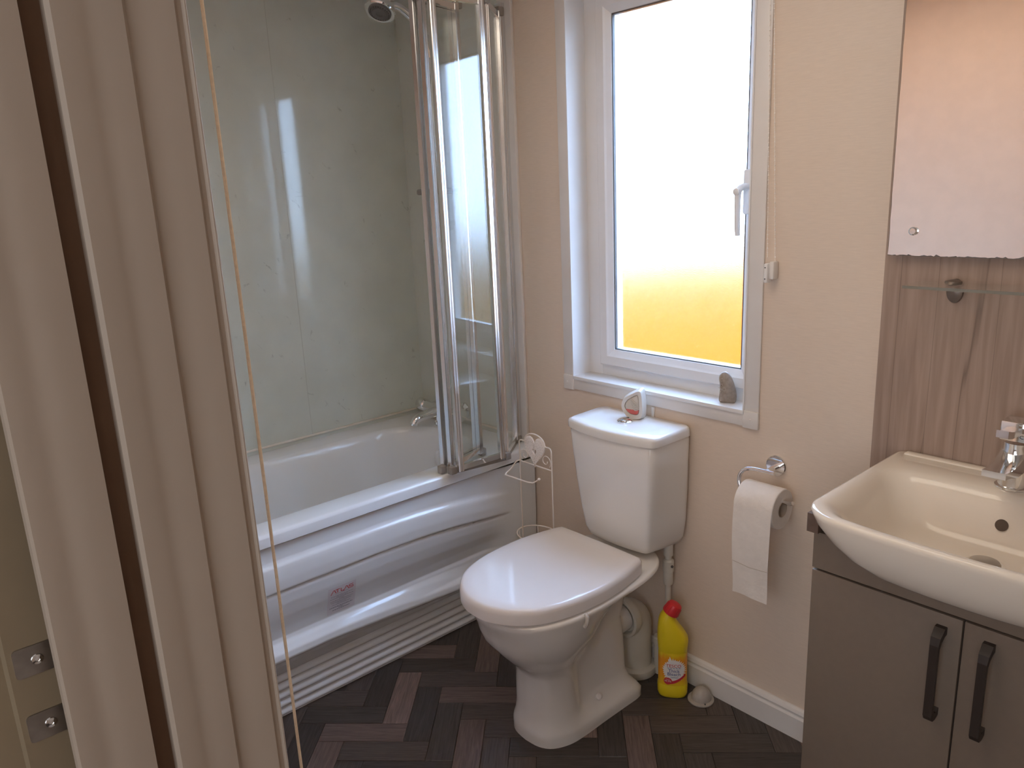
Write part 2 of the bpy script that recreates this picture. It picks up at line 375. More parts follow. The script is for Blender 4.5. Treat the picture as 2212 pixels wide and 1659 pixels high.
def plank(u0, u1, v0, v1, mats):
    g = 0.0006
    q = [(u0 + g, v0 + g), (u1 - g, v0 + g), (u1 - g, v1 - g), (u0 + g, v1 - g)]
    P = [tuple(O2 + ua * a + va * b) for a, b in q]
    P = clip(P, -1.98, XR, -0.05, YW)
    if len(P) < 3: return
    ar = abs(sum(P[i - 1][0] * P[i][1] - P[i][0] * P[i - 1][1] for i in range(len(P)))) / 2
    if ar < 0.0004: return
    cx = sum(p[0] for p in P) / len(P); cy = sum(p[1] for p in P) / len(P)
    if cx > -0.55 and cy > 1.25: pass
    G0 = G(); zt = random.uniform(-0.0002, 0.0002)
    inn = [(cx + (p[0] - cx) * 0.985, cy + (p[1] - cy) * 0.985) for p in P]
    G0.loft([[(x, y, -0.004) for x, y in P], [(x, y, -0.0008 + zt) for x, y in P], [(x, y, zt) for x, y in inn]])
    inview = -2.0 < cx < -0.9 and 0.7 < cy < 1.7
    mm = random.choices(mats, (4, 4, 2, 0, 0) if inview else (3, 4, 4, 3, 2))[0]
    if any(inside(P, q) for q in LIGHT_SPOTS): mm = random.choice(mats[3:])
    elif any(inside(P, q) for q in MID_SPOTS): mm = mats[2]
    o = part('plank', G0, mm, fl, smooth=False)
cnt = 0
for i in range(-30, 31):
    for j in range(-8, 9):
        du = i * W_ + j * L_; dv = -i * W_ + j * L_
        p = O2 + ua * du + va * dv
        if not (-2.4 < p.x < 0.6 and -0.5 < p.y < 2.1): continue
        plank(du, du + W_, dv - L_, dv, PMV)
        plank(du, du + L_, dv, dv + W_, PMH)

# --- walls
WX0, WX1, WZ0, WZ1 = -1.645, -1.040, 0.874, 2.0
g = G()
g.box((-1.90, YW, -0.06), (WX0, YW + 0.09, CZ)); g.box((WX1, YW, -0.06), (XR + 0.05, YW + 0.09, CZ))
g.box((WX0, YW, -0.06), (WX1, YW + 0.09, WZ0)); g.box((WX0, YW, WZ1), (WX1, YW + 0.09, CZ))
struct('wall_back', g, M_cream, 'cream papered wall with the window and cistern', 'wall')
struct('wall_alcove', G().box((XB - 0.08, YW - 0.004, -0.06), (-1.9, YW + 0.09, CZ)), M_grey, 'grey marbled panel wall at the tap end of the bath', 'wall')
struct('wall_left', G().box((XB - 0.08, YN - 0.2, -0.06), (XB, YW + 0.0, CZ)), M_grey, 'glossy grey marbled panel wall along the bath', 'wall')
struct('trim_5', G().box((XB, 0.5, 0.622), (XB + 0.0025, YW, CZ)).__class__().box((XB, 1.2025, 0.622), (XB + 0.0008, 1.2040, CZ)), mat('grey_joint', (0.56, 0.59, 0.54), 0.2), 'pale joint strip between the bath wall panels', 'trim')
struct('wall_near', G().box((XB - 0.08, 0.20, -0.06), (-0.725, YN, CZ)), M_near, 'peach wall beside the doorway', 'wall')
struct('wall_right', G().box((XR, 0.10, -0.06), (XR + 0.08, YW + 0.09, CZ)), M_cream, 'cream wall right of the vanity', 'wall')
struct('ceiling', G().box((XB - 0.1, -1.4, CZ), (1.3, YW + 0.12, CZ + 0.06)), M_ceil, 'white ceiling', 'ceiling')
g = G().box((-1.3, -1.40, -0.06), (1.2, -1.34, CZ)); g.box((-1.36, -1.4, -0.06), (-1.3, 0.2, CZ)); g.box((1.14, -1.4, -0.06), (1.2, 0.1, CZ)); g.box((XR, 0.04, -0.06), (1.2, 0.10, CZ))
struct('wall_hall', g, M_hall, 'hallway walls behind the doorway', 'wall')
# corner trim where bath panel meets cream wall
struct('trim_1', G().box((-1.930, YW - 0.012, 0.602), (-1.868, YW, CZ), 0.003), M_trimw, 'white vertical trim strip between bath panel and cream wall', 'trim', smooth=True)
struct('trim_2', G().box((XB, 0.3, 0.616), (XB + 0.006, YW - 0.004, 0.624), 0.002).box((XB, YW - 0.010, 0.616), (-1.93, YW - 0.004, 0.624), 0.002), M_seal, 'cream sealant line along the bath top', 'trim', smooth=True)
# wood panel behind the vanity
struct('wall_panel', G().box((-0.712, YW - 0.006, 0.0), (XR, YW, CZ), 0.001), M_wood, 'taupe wood-grain splash panel behind the basin', 'panel').name = 'trim_3'
# baseboard with moulded top
def skirting(x0, x1):
    prof = [(0, 0), (-0.016, 0), (-0.016, 0.062), (-0.012, 0.068), (-0.012, 0.072), (-0.014, 0.076), (-0.010, 0.084), (-0.004, 0.088), (0, 0.088)]
    g = G(); g.loft([[(x, YW + py, pz) for py, pz in prof] for x in (x0, x1)]); return g
struct('baseboard_back', skirting(-1.84, -0.64), M_trimw, 'white moulded skirting under the toilet roll', 'baseboard', smooth=True, angle=25)

# --- window
win = thing('window_1', 'white plastic window with frosted glass above the cistern', 'window', (-1.34, YW, WZ0)); win['kind'] = 'structure'
TO = 0.042
g = G()
g.box((WX0 - TO, YW - 0.006, WZ0), (WX0, YW, WZ1 + 0.04), 0.0015); g.box((WX1, YW - 0.006, WZ0), (WX1 + TO, YW, WZ1 + 0.04), 0.0015)
g.box((WX0, YW - 0.006, WZ0 - TO), (WX1, YW, WZ0), 0.0015); g.box((WX0, YW - 0.006, WZ1), (WX1, YW, WZ1 + 0.04), 0.0015)
part('architrave', g, M_trimw, win)
g = G()
for x0 in (WX0 - TO - 0.001, WX1 - 0.001):
    g.box((x0, YW - 0.009, WZ0 - TO - 0.003), (x0 + TO + 0.002, YW, WZ0 + 0.001), 0.002)
cb = part('corner_block', g, M_trimw, win)
g = G()
for x0 in (WX0 - TO / 2 - 0.004, WX1 + TO / 2): g.sphere((x0, YW - 0.009, WZ0 - TO / 2), 0.0025)
part('screw_cap', g, M_trimw, cb)
D0 = 0.070
g = G()
g.box((WX0 - 0.002, YW - 0.009, WZ0 - 0.01), (WX0 + 0.0015, YW + D0, WZ1)); g.box((WX1 - 0.0015, YW - 0.009, WZ0 - 0.01), (WX1 + 0.002, YW + D0, WZ1)); g.box((WX0, YW - 0.009, WZ1 - 0.002), (WX1, YW + D0, WZ1 + 0.002))
part('reveal_lining', g, M_upvc, win, smooth=False)
part('sill', G().box((WX0, YW - 0.010, WZ0 - 0.010), (WX1, YW + D0, WZ0 + 0.001), 0.001), M_upvc, win)
# fixed frame
FX0, FX1, FZ0, FZ1 = WX0 - 0.002, WX1 + 0.002, WZ0 - 0.002, WZ1 + 0.002
fw = 0.052
g = G(); ya, yb = YW + D0, YW + D0 + 0.05
g.box((FX0, ya, FZ0), (FX0 + fw + .004, yb, FZ1), 0.001); g.box((FX1 - fw, ya, FZ0), (FX1, yb, FZ1), 0.001)
g.box((FX0 + fw, ya + 0.0005, FZ0), (FX1 - fw, yb, FZ0 + 0.040), 0.001); g.box((FX0 + fw, ya + 0.0005, FZ1 - fw), (FX1 - fw, yb, FZ1), 0.001)
part('outer_frame', g, M_upvc, win)
# sash: mitred bevelled frame
def mitre(x0, x1, z0, z1, prof):
    """prof: list of (inset from outer edge, y)"""
    return [[(x0 + i, y, z0 + i), (x1 - i, y, z0 + i), (x1 - i, y, z1 - i), (x0 + i, y, z1 - i)] for i, y in prof]
SX0, SX1, SZ0, SZ1 = -1.592, -1.047, 0.908, 1.966
ys = YW + D0 - 0.012
g = G(); R_ = mitre(SX0, SX1, SZ0, SZ1, [(0, ys + 0.05), (0, ys + 0.004), (0.004, ys), (0.030, ys), (0.036, ys + 0.004), (0.050, ys + 0.012), (0.052, ys + 0.020), (0.052, ys + 0.05)])
g.loft(R_, cap0=False, cap1=False)
n_ = len(R_)
g.f += [(j, (j + 1) % 4, (n_ - 1) * 4 + (j + 1) % 4, (n_ - 1) * 4 + j) for j in range(4)]
sash = part('sash', g, M_upvc, win, smooth=False)
g = G().box((SX0 + 0.048, ys + 0.022, SZ0 + 0.048), (SX1 - 0.048, ys + 0.028, SZ1 - 0.048))
part('glass_pane', g, M_frost, sash, 'frosted glass glowing white above and orange below', smooth=False)
g = G(); R_ = mitre(SX0 + 0.0515, SX1 - 0.0515, SZ0 + 0.0515, SZ1 - 0.0515, [(0, ys + 0.014), (0.003, ys + 0.014), (0.004, ys + 0.022)])
g.loft(R_, cap0=False, cap1=False); part('gasket', g, M_dark, sash, smooth=False)
# handle
hx, hy, hz = -1.083, ys, 1.42
h = part('handle_plate', G().box((hx - 0.013, hy - 0.010, hz - 0.055), (hx + 0.013, hy, hz + 0.055), 0.006), M_upvc, win)
g = G()
path = catmull([(hx, hy - 0.008, hz + 0.012), (hx - 0.004, hy - 0.028, hz + 0.012), (hx - 0.006, hy - 0.040, hz), (hx - 0.006, hy - 0.042, hz - 0.035), (hx - 0.006, hy - 0.040, hz - 0.085), (hx - 0.006, hy - 0.038, hz - 0.105)], 6)
g.tube(path, [0.010 - 0.004 * i / (len(path) - 1) for i in range(len(path))], 12)
lv = part('lever', g, M_upvc, h)
part('lock_button', G().lathe([(0.009, 0), (0.009, 0.004), (0.006, 0.006)], (hx - 0.006, hy - 0.046, hz + 0.002), axis=(0, -1, 0), n=20), M_upvc, h)

# --- outside ground seen blurred through the glass
o = struct('ground', G().box((-30, 2.1, -0.75), (25, 45, -0.65)), M_ground, 'sunlit ochre ground outside, blurred by the frosted glass', 'ground')

g = G()
for k in range(60):
    x = -6.5 + k * 0.145; g.box((x, 4.6, -0.65), (x + 0.138, 4.62 + 0.004 * (k % 2), 0.86 + 0.01 * (k % 3)))
fe = single('fence', g, M_fence, 'orange-brown garden fence seen as a glow through the frosted glass', 'fence', smooth=False)
# ================================================================ BATH
bath = thing('bath', 'white acrylic bath with moulded side panel and ribbed plinth', 'bath', (-2.17, 1.0, 0))
BY0, BY1 = YN, YW - 0.005
X0, X1 = XB + 0.001, -1.838
def ring(x0, x1, y0, y1, r, z): return [(x, y, z) for x, y in rrect(x0, x1, y0, y1, r)]
OX0, OX1, OY0, OY1 = -2.405, -1.932, 0.40, 1.600
ro = [0.15, 0.20, 0.20, 0.15]
rings = [ring(X0, X1 - 0.030, BY0, BY1, 0.003, 0.5640), ring(X0, X1 - 0.003, BY0, BY1, 0.003, 0.5640), ring(X0, X1, BY0, BY1, 0.003, 0.566), ring(X0, X1, BY0, BY1, 0.003, 0.568), ring(X0, X1, BY0, BY1, 0.003, 0.5915), ring(X0, X1 - 0.0005, BY0, BY1, 0.003, 0.5935),
         ring(X0, X1 - 0.0035, BY0, BY1, 0.003, 0.5985), ring(X0, X1 - 0.008, BY0, BY1, 0.004, 0.6010), ring(X0, X1 - 0.011, BY0 + 0.001, BY1 - 0.001, 0.004, 0.6015), ring(X0 + 0.004, X1 - 0.02, BY0 + 0.01, BY1 - 0.006, 0.01, 0.6018),
         ring(OX0 - 0.006, OX1 + 0.006, OY0 - 0.006, OY1 + 0.006, ro, 0.600)]
for d, z in ((0.0, 0.598), (0.006, 0.592), (0.012, 0.580), (0.020, 0.55), (0.032, 0.48), (0.046, 0.38), (0.060, 0.30), (0.085, 0.245), (0.12, 0.222), (0.16, 0.214)):
    k = d / 0.16
    rings.append(ring(OX0 + d, OX1 - d * 0.9, OY0 + d * 1.4, OY1 - d * 0.8, [max(0.05, q - d * 0.4) for q in ro], z))
g = G().loft(rings, cap0=False, cap1=True)
part('tub', g, M_white, bath, angle=50)
# moulded side panel: recess(y, z)
PROF = [(0.0, 0.078), (0.02, 0.078), (0.14, 0.072), (0.150, 0.066), (0.18, 0.050), (0.205, 0.026), (0.216, 0.012), (0.222, 0.010), (0.238, 0.013), (0.252, 0.030), (0.258, 0.040), (0.27, 0.044), (0.30, 0.036),
        (0.34, 0.022), (0.38, 0.013), (0.41, 0.010), (0.418, 0.012), (0.421, 0.016), (0.426, 0.006), (0.431, 0.001), (0.46, -0.001), (0.49, 0.001), (0.500, 0.003), (0.507, 0.010), (0.514, 0.013), (0.56, 0.014)]
PROFF = [(0.0, 0.078), (0.10, 0.074), (0.15, 0.05), (0.20, 0.02), (0.26, 0.008), (0.36, 0.004), (0.565, 0.003)]
def recess(y, z):
    # features sweep down and die out towards the tap end
    if y > 1.05 and z > 0.30:
        z2 = z + 0.038 * ((y - 1.05) / 0.5) ** 2 * min(1, (z - 0.30) / 0.1)
    else: z2 = z
    if z < 0.26 and y > 0.9: z2 = z + 0.030 * min(1.5, (y - 0.9) / 0.45) * max(0, min(1, (0.26 - z) / 0.04)) * max(0, min(1, (z - 0.13) / 0.06))
    k = min(1, max(0, (y - 1.47) / 0.13)); k = k * k * (3 - 2 * k)
    a = interp(PROF, z2); b = interp(PROFF, z)
    r = a * (1 - k) + b * k
    if 0.004 < z < 0.142: r += 0.0055 * (1 - 2 * abs(math.sin(PI * z / 0.0272)) ** 1.4)
    return r
g = G(); NY, zs = 72, []
z = 0.002
while z < 0.5570:
    zs.append(z); z += 0.0027 if z < 0.15 else (0.0045 if not (0.20 < z < 0.27 or 0.40 < z < 0.44 or 0.49 < z < 0.52) else 0.0025)
zs.append(0.5570)
y_s = [BY0 + (BY1 - 0.001 - BY0) * i / NY for i in range(NY + 1)]
for zz in zs:
    for yy in y_s: g.v.append(Vector((-1.840 - recess(yy, zz), yy, zz)))
for i in range(len(zs) - 1):
    for j in range(NY):
        a = i * (NY + 1) + j; g.f.append((a, a + 1, a + NY + 2, a + NY + 1))
# back skin gives it thickness
k0 = len(g.v)
for zz in (zs[0], zs[-1]):
    for yy in (y_s[0], y_s[-1]): g.v.append(Vector((-1.93, yy, zz)))
g.f.append((k0, k0 + 2, k0 + 3, k0 + 1))
panel = part('side_panel', g, M_white, bath, angle=60)
# sticker on the side panel
def stick(u, v):
    y = 0.9345 + u; zz = 0.323 + v
    return Vector((-1.840 - recess(y, zz) + 0.0012, y, zz))
hw, hh = 0.0455, 0.047
g = G(); n_ = 8
for i in range(n_ + 1):
    for j in range(n_ + 1): g.v.append(stick(-hw + 2 * hw * j / n_, -hh + 2 * hh * i / n_))
for i in range(n_):
    for j in range(n_): a = i * (n_ + 1) + j; g.f.append((a, a + 1, a + n_ + 2, a + n_ + 1))
st = thing('bath_sticker', 'white printed sticker with red lettering on the bath side panel', 'sticker', tuple(stick(0, -hh)))
part('sticker_sheet', g, M_paper, st)
lift = lambda u, v: stick(u, v) + Vector((0.0006, 0, 0))
def strokes(segs, wd):
    g = G()
    for (a, b), (c1, d) in segs:
        t = Vector((c1 - a, d - b)).normalized(); nrm = Vector((-t.y, t.x)) * wd / 2
        q = [(a + nrm.x, b + nrm.y), (a - nrm.x, b - nrm.y), (c1 - nrm.x, d - nrm.y), (c1 + nrm.x, d + nrm.y)]
        g.add([lift(*p) for p in q], [(0, 1, 2, 3)])
    return g
# wordmark ATLAS in wide strokes
Lh = 0.0115; y0_ = 0.026; sg = []
def A_(x, w_=0.014): return [((x - 0.003, y0_ - 0.002), (x + w_ * 0.42, y0_ + Lh)), ((x + w_ * 0.42, y0_ + Lh), (x + w_ * 0.6, y0_ + Lh)), ((x + w_ * 0.6, y0_ + Lh), (x + w_, y0_))]
sg += A_(-0.034); sg += [((-0.022, y0_ + Lh), (-0.008, y0_ + Lh)), ((-0.015, y0_ + Lh), (-0.015, y0_))]
sg += [((-0.004, y0_ + Lh), (-0.004, y0_ + 0.001)), ((-0.004, y0_ + 0.001), (0.006, y0_ + 0.001))]
sg += A_(0.007)
sg += [((0.036, y0_ + Lh), (0.023, y0_ + Lh)), ((0.023, y0_ + Lh), (0.022, y0_ + Lh * .55)), ((0.022, y0_ + Lh * .55), (0.036, y0_ + Lh * .5)), ((0.036, y0_ + Lh * .5), (0.035, y0_ + 0.001)), ((0.035, y0_ + 0.001), (0.021, y0_ + 0.001))]
part('red_lettering', strokes(sg, 0.0020), M_red, st, 'red wide-stroke word ATLAS', smooth=False)
g = G(); rr = random.Random(3)
for v, a, b, th in [(0.0225, -0.022, 0.022, .0007), (0.015, -0.036, 0.036, .0011), (0.0105, -0.019, 0.019, .0010), (0.0065, -0.038, 0.038, .0011), (0.002, -0.008, 0.008, .0010), (-0.0025, -0.037, 0.037, .0011),
                    (-0.0085, -0.033, 0.033, .0011), (-0.013, -0.016, 0.016, .0009), (-0.0175, -0.029, 0.029, .0010), (-0.0265, -0.038, 0.038, .0019), (-0.0315, -0.009, 0.009, .0016), (-0.0365, -0.028, 0.028, .0019)]:
    x = a
    while x < b - 0.001:
        wv = min(b - x, rr.uniform(0.002, 0.007)); nn = max(1, int(wv / 0.0012))
        for q in range(nn):
            xa = x + wv * q / nn; hgt = th * rr.uniform(0.75, 1.3)
            g.add([lift(xa, v), lift(xa + wv / nn * 0.82, v), lift(xa + wv / nn * 0.82, v + hgt), lift(xa, v + hgt)], [(0, 1, 2, 3)])
        x += wv + 0.0009
part('small_print', g, M_ink, st, 'rows of small dark print', smooth=False, kind='stuff')

# overflow disc inside the bath, tap end
part('overflow_cover', G().lathe([(0.034, 0), (0.036, 0.006), (0.033, 0.012), (0.020, 0.016), (0.002, 0.017)], (-2.203, 1.563, 0.500), axis=(0, -1, 0.12), n=36), M_chrome, bath, 'round chrome overflow cover')

# bath mixer tap (on the end wall)
tap = thing('bath_mixer_tap', 'chrome bath shower mixer with spout over the bath end', 'tap', (-2.29, 1.64, 0.60))
bx0, bx1, by, bz = -2.440, -2.150, 1.640, 0.655
g = G().lathe([(0.016, 0), (0.022, 0.003), (0.0245, 0.008), (0.0245, 0.042), (0.022, 0.046), (0.0185, 0.050), (0.0175, 0.08), (0.020, 0.10), (0.024, 0.125), (0.024, 0.155), (0.020, 0.18), (0.0175, 0.20), (0.0185, 0.23), (0.022, 0.234), (0.0245, 0.238), (0.0245, 0.272), (0.022, 0.277), (0.016, 0.28)],
               (bx0, by, bz), axis=(1, 0, 0), n=28)
part('body', g, M_chrome, tap)
sx = -2.290
pth = catmull([(sx, by, bz - 0.004), (sx, by - 0.04, bz - 0.002), (sx, by - 0.08, bz - 0.004), (sx, by - 0.115, bz - 0.010), (sx, by - 0.127, bz - 0.020), (sx, by - 0.129, bz - 0.030)], 5)
part('spout', G().tube(pth, [0.020 - 0.005 * min(1, i / 18) for i in range(len(pth))], 16), M_chrome, tap)
part('diverter_knob', G().lathe([(0.010, 0), (0.010, -0.02), (0.015, -0.024), (0.016, -0.045), (0.010, -0.050)], (sx + 0.0, by - 0.02, bz - 0.016), n=20), M_chrome, tap)
for x in (bx0 + 0.07, bx1 - 0.07): part('wall_mount', G().lathe([(0.030, 0), (0.029, 0.006), (0.016, 0.012), (0.014, 0.016), (0.014, YW - 0.004 - by)], (x, YW - 0.004, bz), axis=(0, -1, 0), n=24), M_chrome, tap)
part('hose_outlet', G().lathe([(0.009, 0), (0.009, 0.03), (0.012, 0.032), (0.012, 0.042), (0.008, 0.046)], (sx + 0.028, by + 0.005, bz + 0.012), n=16), M_chrome, tap)

# shower handset, slide rail and hose
rx, ry = -2.200, 1.655
rail = thing('shower_rail', 'chrome riser rail with wall brackets behind the folded screen', 'rail', (rx, ry, 1.35))
part('rail_tube', G().tube([(rx, ry, 1.32), (rx, ry, 2.05)], 0.009, 14), M_chrome, rail)
for z in (1.34, 2.03): part('rail_bracket', G().box((rx - 0.013, ry - 0.010, z - 0.016), (rx + 0.013, YW - 0.004, z + 0.016), 0.004), M_chrome, rail)
part('slider', G().box((rx - 0.022, ry - 0.040, 1.905), (rx + 0.022, ry + 0.014, 1.955), 0.006), M_chrome, rail)
part('soap_tray', G().box((rx - 0.100, ry - 0.055, 1.447), (rx + 0.05, ry + 0.02, 1.466), 0.005), M_smoke, rail, 'small grey tray on the riser rail')
hs = thing('shower_handset', 'chrome shower handset with grey spray face on the riser rail', 'shower head', (rx, 1.60, 1.9))
hc = Vector((-2.225, 1.462, 2.020)); ad_ = Vector((0.20, -0.45, -0.87)).normalized()
pth = catmull([(rx, ry - 0.030, 1.885), (rx, 1.618, 1.925), (rx - 0.002, 1.590, 1.972), (rx - 0.006, 1.555, 2.008), (rx - 0.012, 1.515, 2.030), tuple(hc - ad_ * 0.014)], 6)
part('handle', G().tube(pth, [0.0105 + 0.002 * math.sin(PI * i / (len(pth) - 1)) for i in range(len(pth))], 14), M_chrome, hs)
part('spray_head', G().lathe([(0.012, -0.030), (0.032, -0.022), (0.046, -0.008), (0.050, 0.004), (0.050, 0.010), (0.046, 0.014), (0.038, 0.013)], hc, axis=ad_, n=36), M_chrome, hs)
sf = part('spray_face', G().lathe([(0.037, 0.012), (0.036, 0.0165), (0.024, 0.0175), (0.023, 0.020), (0.012, 0.020), (0.011, 0.0175), (0.002, 0.0175)], hc, axis=ad_, n=32), mat('grey_spray_plastic', (0.16, 0.16, 0.16), 0.35), hs, 'dark grey nozzle face')
g = G(); uu = ad_.orthogonal().normalized(); vv = ad_.cross(uu)
for k in range(24):
    a = 2 * PI * k / 24; g.lathe([(0.0018, 0.0165), (0.0015, 0.0195)], hc + (uu * math.cos(a) + vv * math.sin(a)) * 0.030, axis=ad_, n=6)
part('nozzles', g, M_dark, sf, kind='stuff')
pth = catmull([(rx, ry - 0.032, 1.882), (rx + 0.005, ry - 0.04, 1.80), (rx + 0.03, ry - 0.05, 1.50), (rx + 0.06, ry - 0.05, 1.10), (rx + 0.055, ry - 0.05, 0.85), (rx + 0.0, ry - 0.045, 0.74), (sx + 0.04, by, 0.735), (sx + 0.028, by + 0.005, 0.712)], 14)
g = G().tube(pth, [0.0065 + (0.0007 if i % 2 else 0) for i in range(len(pth))], 10)
single('shower_hose', g, M_chrome, 'ribbed chrome hose hanging from handset to bath tap', 'hose')

# ---------------------------------------------------------------- folding shower screen
scr = thing('shower_screen', 'folding glass bath screen with polished metal posts, folded back', 'shower screen', (-1.88, 1.55, 0.602))
ZB, ZT = 0.618, 1.972
PA, PB, PC, PI_ = Vector((-1.828, 1.331)), Vector((-1.797, 1.527)), Vector((-1.905, 1.672)), Vector((-1.886, 1.500))
PA2 = Vector((-1.846, 1.322))
def post(cx, cy, dirv, z0, z1, name='post', w_=0.019, d_=0.013):
    t = Vector(dirv).normalized(); nn = Vector((-t.y, t.x)); P = []
    # fluted C-profile plan
    prof = [(-w_/2, -d_/2), (-w_/2+.003, -d_/2-.0012), (-.002, -d_/2-.0012), (-.0012, -d_/2+.0012), (.0012, -d_/2+.0012), (.002, -d_/2-.0012), (w_/2-.003, -d_/2-.0012), (w_/2, -d_/2),
            (w_/2, d_/2), (w_/2-.003, d_/2+.0012), (.002, d_/2+.0012), (.0012, d_/2-.0012), (-.0012, d_/2-.0012), (-.002, d_/2+.0012), (-w_/2+.003, d_/2+.0012), (-w_/2, d_/2)]
    for a, b in prof: q = Vector((cx, cy)) + t * a + nn * b; P.append((q.x, q.y))
    return G().prism(P, z0, z1)
def panel_leaf(p, q, lab=None):
    d = (q - p).normalized(); nn = Vector((-d.y, d.x))
    a = p + d * 0.010; b = q - d * 0.010
    def slab(a, b, th, z0, z1):
        P = [a + nn * th / 2, b + nn * th / 2, b - nn * th / 2, a - nn * th / 2]
        return G().prism([(v.x, v.y) for v in P], z0, z1)
    e = part('leaf', slab(a + d * 0.006, b - d * 0.006, 0.004, ZB + 0.012, ZT - 0.012), M_sglass, scr, 'clear glass leaf', smooth=False)
    part('bottom_rail', slab(a, b, 0.011, ZB, ZB + 0.016), M_chrome, e, smooth=False)
    part('top_rail', slab(a, b, 0.011, ZT - 0.016, ZT), M_chrome, e, smooth=False)
    for c0 in (a, b): part('post', post(c0.x, c0.y, (d.x, d.y), ZB - 0.003, ZT + 0.003), M_alu, e, smooth=False)
    return e
panel_leaf(PC, PB); panel_leaf(PB + Vector((0.004, -0.010)), PA + Vector((0.0255, 0.004))); panel_leaf(PA + Vector((-0.010, 0.000)), PI_)
panel_leaf(PI_ + Vector((-0.014, -0.004)), PA2 + Vector((-0.012, -0.006)))
for p in (PA + Vector((0.004, -0.002)), PA2 + Vector((-0.010, -0.008)), PB + Vector((-0.001, 0.004)), PI_ + Vector((-0.005, 0.004)), PC + Vector((0.004, 0.0))):
    for z0, z1 in ((ZB - 0.014, ZB + 0.010), (ZT - 0.01, ZT + 0.016)): part('pivot_block', G().box((p.x - 0.011, p.y - 0.011, z0), (p.x + 0.011, p.y + 0.011, z1), 0.003), M_smoke, scr)
part('wall_channel', G().box((-1.925, 1.672, 0.604), (-1.893, YW - 0.0125, 2.0), 0.002), M_alu, scr)
for a_, b_ in ((PC, PB), (PB, PA)):
    d = (b_ - a_).normalized(); nn = Vector((-d.y, d.x)); P = [a_ + nn * 0.004, b_ + nn * 0.004, b_ - nn * 0.004, a_ - nn * 0.004]
    part('bottom_seal', G().prism([(v.x, v.y) for v in P], 0.6025, ZB), M_smoke, scr, smooth=False)

# ================================================================ TOILET
toi = thing('toilet', 'white close-coupled toilet with the lid closed, between bath and vanity', 'toilet', (-1.352, 1.35, 0))
TC = -1.354
def dshape(tab, n, cx=TC):
    """closed outline from (y, half width) table, front to rear, resampled"""
    R1 = catmull([(cx + hw_, y, 0) for y, hw_ in tab], 6); Lp = [Vector((2 * cx - p.x, p.y, 0)) for p in R1[::-1]]
    pts = R1 + ([Lp[0]] if (Lp[0] - R1[-1]).length > 1e-4 else []) + Lp[1:-1]
    return resample(pts, n)
NP = 96
def sec(tab, z, n=NP, cx=TC): return [(p.x, p.y, z) for p in dshape(tab, n, cx)]
# ceramic pan, lofted bottom to rim
foot = [(1.172, 0.0), (1.178, 0.045), (1.20, 0.078), (1.245, 0.099), (1.30, 0.104), (1.38, 0.103), (1.46, 0.103), (1.53, 0.102), (1.548, 0.085), (1.552, 0.0)]
def lerp_tab(a, b, t): return [(p[0] * (1 - t) + q[0] * t, p[1] * (1 - t) + q[1] * t) for p, q in zip(a, b)]
low = [(1.184, 0.0), (1.190, 0.042), (1.208, 0.070), (1.248, 0.088), (1.285, 0.086), (1.33, 0.064), (1.40, 0.060), (1.48, 0.062), (1.522, 0.056), (1.532, 0.0)]
waist = [(1.182, 0.0), (1.187, 0.038), (1.204, 0.062), (1.236, 0.078), (1.270, 0.078), (1.32, 0.058), (1.40, 0.055), (1.48, 0.058), (1.518, 0.052), (1.528, 0.0)]
b1 = [(1.135, 0.0), (1.142, 0.048), (1.165, 0.082), (1.205, 0.106), (1.250, 0.110), (1.32, 0.086), (1.40, 0.062), (1.47, 0.058), (1.508, 0.052), (1.520, 0.0)]
b2 = [(1.088, 0.0), (1.097, 0.060), (1.125, 0.103), (1.172, 0.135), (1.228, 0.147), (1.31, 0.133), (1.40, 0.082), (1.48, 0.066), (1.52, 0.058), (1.535, 0.0)]
b3 = [(1.072, 0.0), (1.080, 0.058), (1.106, 0.108), (1.150, 0.143), (1.212, 0.160), (1.30, 0.157), (1.40, 0.122), (1.49, 0.095), (1.56, 0.080), (1.59, 0.0)]
b4 = [(1.057, 0.0), (1.064, 0.054), (1.090, 0.108), (1.138, 0.144), (1.206, 0.165), (1.30, 0.170), (1.41, 0.158), (1.52, 0.130), (1.60, 0.098), (1.66, 0.0)]
rim = [(1.055, 0.0), (1.062, 0.054), (1.088, 0.108), (1.136, 0.145), (1.204, 0.167), (1.30, 0.174), (1.42, 0.170), (1.53, 0.154), (1.605, 0.112), (1.675, 0.0)]
rings = [sec(foot, 0.0), sec(foot, 0.012), sec(foot, 0.030), sec(lerp_tab(foot, low, .25), 0.042), sec(lerp_tab(foot, low, .75), 0.060), sec(low, 0.085), sec(lerp_tab(low, waist, .5), 0.15), sec(waist, 0.195),
         sec(lerp_tab(waist, b1, .22), 0.218), sec(lerp_tab(waist, b1, .7), 0.240), sec(b1, 0.256), sec(lerp_tab(b1, b2, .5), 0.285), sec(b2, 0.318), sec(lerp_tab(b2, b3, .55), 0.345), sec(b3, 0.372), sec(lerp_tab(b3, b4, .6), 0.390), sec(b4, 0.405), sec(rim, 0.412), sec(rim, 0.420)]
# inner top edge rolls in
top_in = [(y + (0.006 if i < 3 else 0), max(0, hw_ - 0.006)) for i, (y, hw_) in enumerate(rim)]
rings.append(sec(top_in, 0.4235))
g = G().loft(rings); pan = part('pan', g, M_ceramic, toi, angle=60)
# side lug moulding under the rim and floor fixing cap
part('fixing_cap', G().lathe([(0.0095, 0), (0.0095, 0.012), (0.006, 0.015)], (-1.285, 1.388, 0.056), axis=(0.55, -0.15, 0.55), n=16), M_seat, pan, 'white round floor bolt cap')
